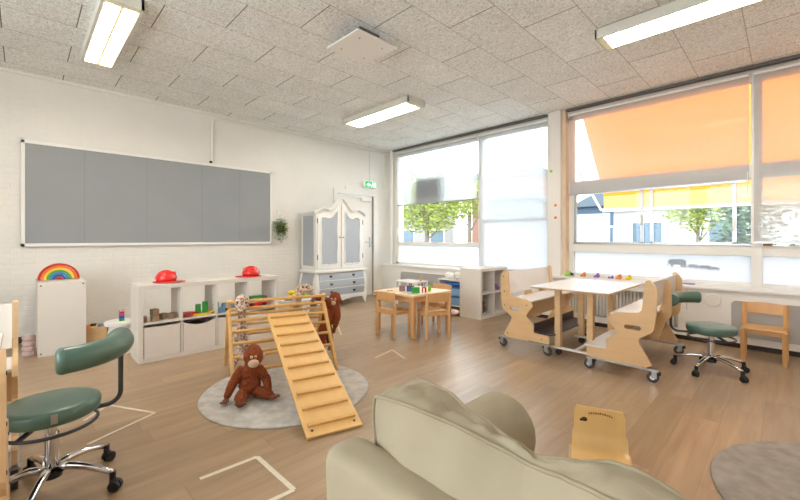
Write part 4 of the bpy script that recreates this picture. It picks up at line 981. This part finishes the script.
# ------------------------------------------------------------ green swivel stools
def stool(label, loc, seat_z, back_z, th_post, arms_rot, R2=.285):
    t = thing('swivel_stool', label, 'stool', loc)
    r = .19
    MB().lathe([(.02, -.072), (r-.02, -.072), (r-.004, -.06), (r, -.035), (r, -.018), (r-.008, -.005), (r-.03, .0), (.001, .002)], (0, 0, seat_z), 56).build('seat', 'green', t, smooth='all')
    MB().cone((0, 0, seat_z-.08), (0, 0, seat_z-.06), .14, seg=40).build('seat_plate', 'gun', t, smooth=True)
    MB().cone((0, 0, .10), (0, 0, seat_z-.16), .027, seg=28).cone((0, 0, .2), (0, 0, seat_z-.06), .02, seg=24).build('gas_column', 'chrome', t, smooth=True)
    MB().tube([(.175*math.cos(a), .175*math.sin(a), seat_z-.115) for a in [2*PI*k/48 for k in range(48)]], .008, 10, True).bar((0, 0, seat_z-.07), (-.17, .03, seat_z-.115), .02, .012).bar((0, 0, seat_z-.07), (.12, -.12, seat_z-.115), .02, .012).build('ring_lever', 'gun', t, smooth=True)
    for k in range(5):
        a = arms_rot+2*PI*k/5; c_, s_ = math.cos(a), math.sin(a)
        pts = [(c_*q, s_*q, z) for q, z in ((.02, .125), (.08, .137), (.15, .128), (.22, .108), (.275, .09))]
        MB().tube(pts, .014, 12, rr=[.022, .019, .016, .014, .013]).build('base_arm', 'chrome', t, smooth='all')
        cs = MB().cone((c_*.275, s_*.275, .05), (c_*.275, s_*.275, .095), .014, seg=14).build('caster', 'dark', t, smooth=True)
        for sg in (-1, 1):
            px_, py_ = c_*.287-s_*.013*sg, s_*.287+c_*.013*sg
            MB().cone((px_+s_*.009, py_-c_*.009, .026), (px_-s_*.009, py_+c_*.009, .026), .026, seg=20).build('wheel', 'dark', cs, .003, True)
        MB().ball((c_*.28, s_*.28, .045), .02, (1, 1, .9), 12).build('caster_hood', 'dark', cs, smooth=True)
    MB().cone((0, 0, .085), (0, 0, .14), .04, .034, seg=28).build('hub', 'dark', t, .004, True)
    # backrest tube and roll
    c_, s_ = math.cos(th_post), math.sin(th_post)
    P = [(c_*.06, s_*.06, seat_z-.075), (c_*.17, s_*.17, seat_z-.08)]
    for k in range(7):
        a = PI/2*k/6; P.append((c_*(R2-.06+.06*math.sin(a)), s_*(R2-.06+.06*math.sin(a)), seat_z-.02-.06*math.cos(a)))
    P += [(c_*R2, s_*R2, seat_z+.08), (c_*R2, s_*R2, back_z)]
    MB().tube(P, .0115, 12).build('back_tube', 'gun', t, smooth=True)
    Q_ = []; rr = []; tot = math.radians(98); a0 = th_post+math.radians(12); ks = [0, .004, .012, .024, .04]+[.05+.9*k/18 for k in range(19)]+[.96, .976, .988, .996, 1]
    for k in ks:
        a = a0-tot*k; e = min(k, 1-k)*tot*R2
        Q_.append((math.cos(a)*R2, math.sin(a)*R2, back_z)); rr.append(.058 if e >= .02 else .040+.018*math.sqrt(max(0, 1-(1-e/.02)**2)))
    n = len(ks)-1
    br = MB().tube(Q_, .05, 20, rr=rr).build('backrest', 'green', t, smooth='all')
    for k in (5, n-5):
        p = Vector(Q_[k]); tg = (Vector(Q_[k+1])-Vector(Q_[k-1])).normalized()
        q = tg.to_track_quat('Z', 'Y'); MB().tube([p+q @ Vector((.058*math.cos(a), .058*math.sin(a), 0)) for a in [2*PI*i/28 for i in range(28)]], .0018, 6, True).build('seam', 'green', br, smooth='all')
    MB().box((r-.004, -.012, seat_z-.05), (r+.002, .012, seat_z-.01)).build('seat_tag', 'alu', t)
    return t
stool('green vinyl swivel stool with roll backrest in the left foreground', (-2.50, .103, 0), .455, .70, math.radians(86), math.radians(51), .27)
stool('green vinyl swivel stool with roll backrest beside the bench at right', (-.49, 4.56, 0), .43, .645, math.radians(198), math.radians(38), .31)

# ------------------------------------------------------------ low bent-plywood seat
t = thing('bent_plywood_seat', 'low bent plywood child seat on the floor just beyond the sofa', 'seat', (-.708, 2.222, 0), math.radians(20))
# local -y is the front; profile from front lip to back top
prof = [(-.12, .065), (-.06, .058), (.0, .06), (.05, .075), (.085, .11), (.10, .16), (.108, .21), (.118, .272)]
pp = []
for i in range(len(prof)-1):
    for k in range(4): a = k/4; pp.append((prof[i][0]*(1-a)+prof[i+1][0]*a, prof[i][1]*(1-a)+prof[i+1][1]*a))
pp.append(prof[-1])
for _ in range(3): pp = [pp[0]]+[((pp[i-1][0]+pp[i][0]*2+pp[i+1][0])/4, (pp[i-1][1]+pp[i][1]*2+pp[i+1][1])/4) for i in range(1, len(pp)-1)]+[pp[-1]]
m = MB(); rows = []
for i, (y, z) in enumerate(pp):
    d_ = Vector((pp[min(i+1, len(pp)-1)][0]-pp[max(i-1, 0)][0], pp[min(i+1, len(pp)-1)][1]-pp[max(i-1, 0)][1])).normalized(); nx, nz_ = -d_.y*.012, d_.x*.012
    w_ = .140-.0001*i-(.012 if i == len(pp)-1 else .006 if i == len(pp)-2 else 0)-(.008 if i > 18 else 0)
    rows.append([m.bm.verts.new(v) for v in ((-w_, y, z), (w_, y, z), (w_, y+nx, z+nz_), (-w_, y+nx, z+nz_))])
for a, c in zip(rows, rows[1:]):
    for k in range(4): m.bm.faces.new((a[k], a[(k+1) % 4], c[(k+1) % 4], c[k]))
m.bm.faces.new(rows[0]); m.bm.faces.new(rows[-1][::-1]); m.build('seat_shell', 'shell', t, smooth=True)
MB().box((-.16, -.135, .045), (.16, -.105, .062)).build('front_rail', 'plyedge', t, .003)
for s in (-1, 1): MB().bar((s*.145, -.125, .045), (s*.145, .10, .03), .018, .03).box((s*.145-.01, -.12, 0), (s*.145+.01, -.09, .045)).box((s*.145-.01, .07, 0), (s*.145+.01, .10, .03)).build('runner', 'plyedge', t, .003)
MB().ball((-.075, .095, .205), .016, (1, .25, .8), 14).ball((-.09, .094, .20), .010, (1, .25, .8), 12).build('dark_mark', mat('dark_mark', (70, 48, 26), .7), t, smooth=True)
m = MB()
for k in range(11):
    a = -.055+.0115*k; m.box((a, .0965, .236+.008*math.sin(PI*k/10)), (a+.007, .1065, .243+.008*math.sin(PI*k/10)+.003*(k % 2)))
m.build('stamped_lettering', mat('brown_print', (150, 104, 50), .7), t)

# ------------------------------------------------------------ sofa
SF = thing('sofa', 'beige fabric sofa seen from behind in the foreground', 'sofa', (0, 0, 0))
def soft_box(a, b, r, name, m='sofa', parent=SF, disp=.006, topround=False, voxel=.018):
    a = Vector(a); b = Vector(b)
    mb = MB()
    bmesh.ops.create_cube(mb.bm, size=1, matrix=Matrix.Translation((a+b)/2) @ Matrix.Diagonal((b.x-a.x, b.y-a.y, b.z-a.z, 1)))
    o = mb.build(name, m, parent)
    bv = o.modifiers.new('b', 'BEVEL'); bv.width = r; bv.segments = 8; bv.limit_method = 'NONE'
    rm = o.modifiers.new('r', 'REMESH'); rm.mode = 'VOXEL'; rm.voxel_size = voxel
    sm = o.modifiers.new('s', 'SMOOTH'); sm.iterations = 4
    if disp:
        tx = bpy.data.textures.new('folds', 'CLOUDS'); tx.noise_scale = .16
        dd = o.modifiers.new('d', 'DISPLACE'); dd.texture = tx; dd.strength = disp*2
    mats = o.data.materials[0]; bake(o)
    if not o.data.materials: o.data.materials.append(mats)
    return o
# back frame
soft_box((-.735, .475, .12), (.45, .585, .775), .03, 'back_frame', voxel=.012)
# arms with round tops (left seen, right outside)
def arm(x0, x1, name):
    mb = MB(); r = (x1-x0)/2; cx = (x0+x1)/2; y0, y1 = .60, 1.31; zc = .655-r
    mb.cone((cx, y0, zc), (cx, y1, zc), r, seg=40); mb.box((x0+.012, y0, .06), (x1-.012, y1, zc))
    o = melt(mb, name, 'sofa', SF, .014, .008, .2, smooth=6); return o
arm(-.885, -.62, 'armrest'); arm(.22, .51, 'armrest')
soft_box((-.62, .55, .10), (.22, 1.27, .34), .03, 'seat_base')
soft_box((-.615, .62, .33), (.215, 1.36, .475), .06, 'seat_cushion')
# back cushion: box cushion with two piped edges, leaning on the frame
def cushion(cx, W, H_, Tt, y0, z0, lean, name, dip):
    hw, hh, ht = W/2, H_/2, Tt/2
    def thick(x):      # the box edge narrows where the filling has slumped
        return pw(x, TH)
    TH = ((-.3, 1.0), (-.2, .86), (-.1, .5), (0, .24), (.05, .2), (.1, .3), (.2, .6), (.3, .5))
    ZT = ((-.3, .0), (-.2, -.004), (-.1, -.024), (0, -.046), (.05, -.056), (.12, -.044), (.175, -.032), (.22, -.03), (.27, -.034), (.315, -.06))
    def pw(x, P):
        for (a, va), (b, vb) in zip(P, P[1:]):
            if x <= b: q = max(0, (x-a)/(b-a)); q = q*q*(3-2*q); return va+(vb-va)*q
        return P[-1][1]
    def shape(x, y, z):
        u, v = x/hw, z/hh; k = max(0, v)
        x2 = x*(1-.07*abs(v)**5); z2 = z*(1-(.10 if u > 0 else .05)*abs(u)**8)
        z2 += k*pw(x, ZT)-k*.010*(1+y/ht)*max(0, min(1, (-x-.02)/.15))
        yy = y*(1+(thick(x)-1)*k**3)
        bul = (1-u*u)*(1-v*v)
        y2 = yy+(.015 if y > 0 else -.065)*bul*abs(y/ht)
        y2 -= .045*k*k*abs(u)**3 if False else 0
        w_ = noise.noise(Vector((x*7, y*5, z*7)))*.010+noise.noise(Vector((x*22, y*8, z*14)))*.004
        if abs(y/ht) > .99 or v > .99: y2 += w_*min(1, bul*3+.25)*(1 if y > 0 else -1)
        if v > .99: z2 += .006*(1-(y/ht)**2)+(.012*noise.noise(Vector((x*16, y*12, 3)))+.010*noise.noise(Vector((x*45, y*10, 5))))*(1-(y/ht)**2)
        return x2, y2, z2
    Rl = Matrix.Rotation(lean, 3, 'X'); base = Vector((cx, y0, z0))
    T_ = lambda p: base+Rl @ Vector((p[0], p[1], p[2]+hh))
    mb = MB(); bmesh.ops.create_cube(mb.bm, size=1); bmesh.ops.subdivide_edges(mb.bm, edges=mb.bm.edges[:], cuts=47, use_grid_fill=True)
    for v in mb.bm.verts: v.co = T_(shape(v.co.x*W, v.co.y*Tt, v.co.z*H_))
    o = mb.build(name, 'sofa', SF, smooth='all')
    for sy in (-1, 1):
        pts = []; n = 44
        for k in range(n): pts.append((-hw+W*k/n, sy*ht, hh))
        for k in range(n): pts.append((hw, sy*ht, hh-H_*k/n))
        for k in range(n): pts.append((hw-W*k/n, sy*ht, -hh))
        for k in range(n): pts.append((-hw, sy*ht, -hh+H_*k/n))
        MB().tube([T_(shape(*p)) for p in pts], .0042, 8, True).build('piping', 'pipe', o, smooth='all')
    return o
cushion(-.36, .63, .455, .135, .71, .455, math.radians(10), 'back_cushion', .05)
cushion(.09, .28, .36, .12, .71, .455, math.radians(10), 'back_cushion', .5)

# ------------------------------------------------------------ toys on the ledge
def xy(px, y):
    u = (px-400)/382.; return y*(-.7108+.7034*u)/(.7034+.7108*u)
for px, c_, lb in ((568, 'lime', 'green toy bird on the ledge beside the column'), (584, 'orange', 'orange toy figure on the ledge, leftmost beyond the play table'), (597.5, 'purple', 'purple toy figure on the ledge beyond the play table'), (612, 'purple', 'small violet toy on the ledge between the two orange ones'), (619.5, 'orange', 'orange toy figure on the ledge near the far bench end'), (629, 'yellow', 'yellow and green toy figure on the ledge nearest the right bench')):
    x = xy(px, 5.92); h = .045 if c_ != 'purple' or px < 600 else .03
    tag(melt(MB().ball((x, 5.92, .665+h*.6), h*.62, (1.2, .9, 1)).ball((x+.01, 5.91, .665+h*1.3), h*.4).ball((x-.04, 5.92, .68), .016), 'toy_figure', c_, voxel=.006), lb, 'toy', 'toy figures on the window ledge')
tag(MB().box((-.06, -.03, 0), (.06, .03, .012)).build('toy_plate', 'purple', bevel=.004, loc=(xy(689, 5.9), 5.9, .665)), 'flat mauve toy lying on the ledge behind the right bench', 'toy')
tag(MB().box((-.04, -.02, 0), (.04, .02, .035)).build('small_box', mat('ochre_box', (150, 112, 50), .6), bevel=.003, loc=(xy(768, 5.99), 5.98, 1.151)), 'small ochre box on the transom at the right edge', 'box')

# ================================================================== OUTSIDE
struct(MB().box((-60, 6.3, -.4), (60, 90, -.3)).build('ground', mat('pale_paving', (150, 148, 142), .8)), 'paving outside the windows')
# awning over the right bay
t = thing('awning', 'orange fabric awning outside the right windows', 'awning', (0, 0, 0))
a = MB(); vs = [a.bm.verts.new(v) for v in ((-2.28, 6.35, 3.16), (3.2, 6.35, 3.16), (3.2, 7.35, 1.98), (-2.28, 7.35, 1.98))]; a.bm.faces.new(vs)
a.build('awning_cloth', 'awning', t)
a = MB(); vs = [a.bm.verts.new(v) for v in ((-2.28, 7.35, 1.98), (3.2, 7.35, 1.98), (3.2, 7.36, 1.74), (-2.28, 7.36, 1.74))]; a.bm.faces.new(vs)
a.build('valance', 'valance', t)
MB().cone((-2.3, 7.355, 1.73), (3.2, 7.355, 1.73), .03, seg=14).build('front_bar', 'white', t, smooth=True)
MB().bar((-2.32, 6.3, 2.3), (-2.32, 7.35, 1.74), .03, .03).bar((-.2, 6.3, 1.75), (-.2, 7.3, 1.74), .03, .03).build('awning_arm', 'white', t)
# houses
def house(x, y, w, d, h, label, wall, roofc, rz=0, gable=True):
    t = thing('house', label, 'house', (x, y, -.3), rz)
    MB().box((-w/2, 0, 0), (w/2, d, h)).build('house_wall', wall, t)
    if gable:
        MB().prism([(-w/2-.3, h), (w/2+.3, h), (0, h+w*.28)], lambda u, v, dd: Vector((u, dd, v)), -.3, d+.3).build('roof', roofc, t)
    else: MB().box((-w/2-.2, -.2, h), (w/2+.2, d+.2, h+.25)).build('roof', roofc, t)
    nx = max(2, int(w/2.2))
    for i in range(nx):
        for z in ((.9, 2.2),) + (((3.4, 4.6),) if h > 5 else ()):
            xc = -w/2+w*(i+.5)/nx; f_ = MB().box((xc-.55, -.05, z[0]), (xc+.55, 0.0, z[1])).build('house_window', 'white', t)
            MB().box((xc-.48, -.07, z[0]+.07), (xc+.48, -.04, z[1]-.07)).build('pane', 'hglass', f_)
    return t
M['hglass'] = mat('dark_window_glass', (70, 90, 104), .15)
M['hgrey'] = mat('grey_facade', (132, 128, 126), .8); M['hbrick'] = mat('brick_facade', (128, 92, 78), .8); M['hwhite'] = mat('white_facade', (168, 168, 166), .8); M['hblue'] = mat('slate_blue_cladding', (58, 80, 98), .7); M['hroof'] = mat('slate_roof', (74, 84, 94), .7)
house(-21, 20, 9, 6, 4.6, 'grey house with windows beyond the trees at left', 'hgrey', 'hroof', .6, False)
house(-12.3, 22, 5, 6, 5.4, 'brick house behind the nearest tree', 'hbrick', 'hroof', .3)
house(-8.3, 15.0, 1.9, 3, 3.2, 'slate blue shed right of the trees', 'hblue', 'hroof', .3, False)
house(-5.6, 23.0, 6, 5, 3.3, 'low slate blue building with slanted roof beyond the column', 'hblue', 'hroof', .1)
house(-1.4, 17.0, 7.0, 4, 2.6, 'long low white building beyond the awning', 'hwhite', 'hblue', 0, False)
struct(MB().box((-5.6, 12.0, -.3), (-3.6, 12.15, 1.95)).build('wall_garden', 'hwhite'), 'white garden wall')
# trees
def tree(x, y, h, r, n, label, seed, lm, trunk=.11):
    rn = random.Random(seed); t = thing('tree', label, 'tree', (x, y, -.3))
    m = MB().cone((0, 0, 0), (0, 0, h*.75), trunk, trunk*.5, 12)
    for k in range(6):
        a = rn.uniform(0, 6.3); m.cone((0, 0, h*(.35+.06*k)), (math.cos(a)*r*.6, math.sin(a)*r*.6, h*(.55+.07*k)), trunk*.35, .015, 8)
    m.build('trunk', mat('bark', (110, 100, 88), .9, var=.2), t)
    l = MB()
    for k in range(n):
        p = Vector((rn.gauss(0, 1), rn.gauss(0, 1), rn.gauss(0, 1))).normalized()*(r*rn.random()**.4); p.z = p.z*.8+h*.72
        q = Matrix.Rotation(rn.uniform(0, 6.3), 3, 'Z') @ Matrix.Rotation(rn.uniform(-1.3, 1.3), 3, 'X'); s = rn.uniform(.035, .07)*max(1, r/1.3)
        l.bm.faces.new([l.bm.verts.new(p+q @ Vector(v)*s) for v in ((-1, 0, 0), (0, -.6, .1), (1, 0, 0), (0, .6, .1))])
    l.build('foliage', lm, t); return t
M['fol1'] = mat('spring_foliage', (128, 140, 52), .7, var=.2); M['fol2'] = mat('dark_foliage', (52, 84, 46), .7, var=.25)
tree(-9.3, 10.6, 4.2, 1.7, 7000, 'yellow-green tree with slim trunk outside the left window', 1, 'fol1')
tree(-14.0, 12.4, 4.6, 1.6, 5000, 'leafy tree at the left side of the left window view', 2, 'fol1')
tree(-12.6, 18.0, 5.2, 1.5, 4500, 'tree with pale trunk near the window mullion', 3, 'fol1', .16)
tree(-1.7, 13.2, 3.4, .9, 2600, 'young tree beyond the awning in the sliding window', 4, 'fol1', .06)
t = thing('shrub', 'dark green shrub beyond the right sliding window', 'shrub', (-.55, 10.2, -.3))
rn = random.Random(5); l = MB()
for k in range(2600):
    p = Vector((rn.gauss(0, .28), rn.gauss(0, .25), rn.uniform(0, 2.3))); q = Matrix.Rotation(rn.uniform(0, 6.3), 3, 'Z') @ Matrix.Rotation(rn.uniform(-1.3, 1.3), 3, 'X'); s = rn.uniform(.04, .08)
    l.bm.faces.new([l.bm.verts.new(p+q @ Vector(v)*s) for v in ((-1, 0, 0), (0, -.6, .1), (1, 0, 0), (0, .6, .1))])
l.build('leaves', 'fol2', t); MB().cone((0, 0, 0), (0, 0, 1.6), .04).build('stem', 'brown', t)
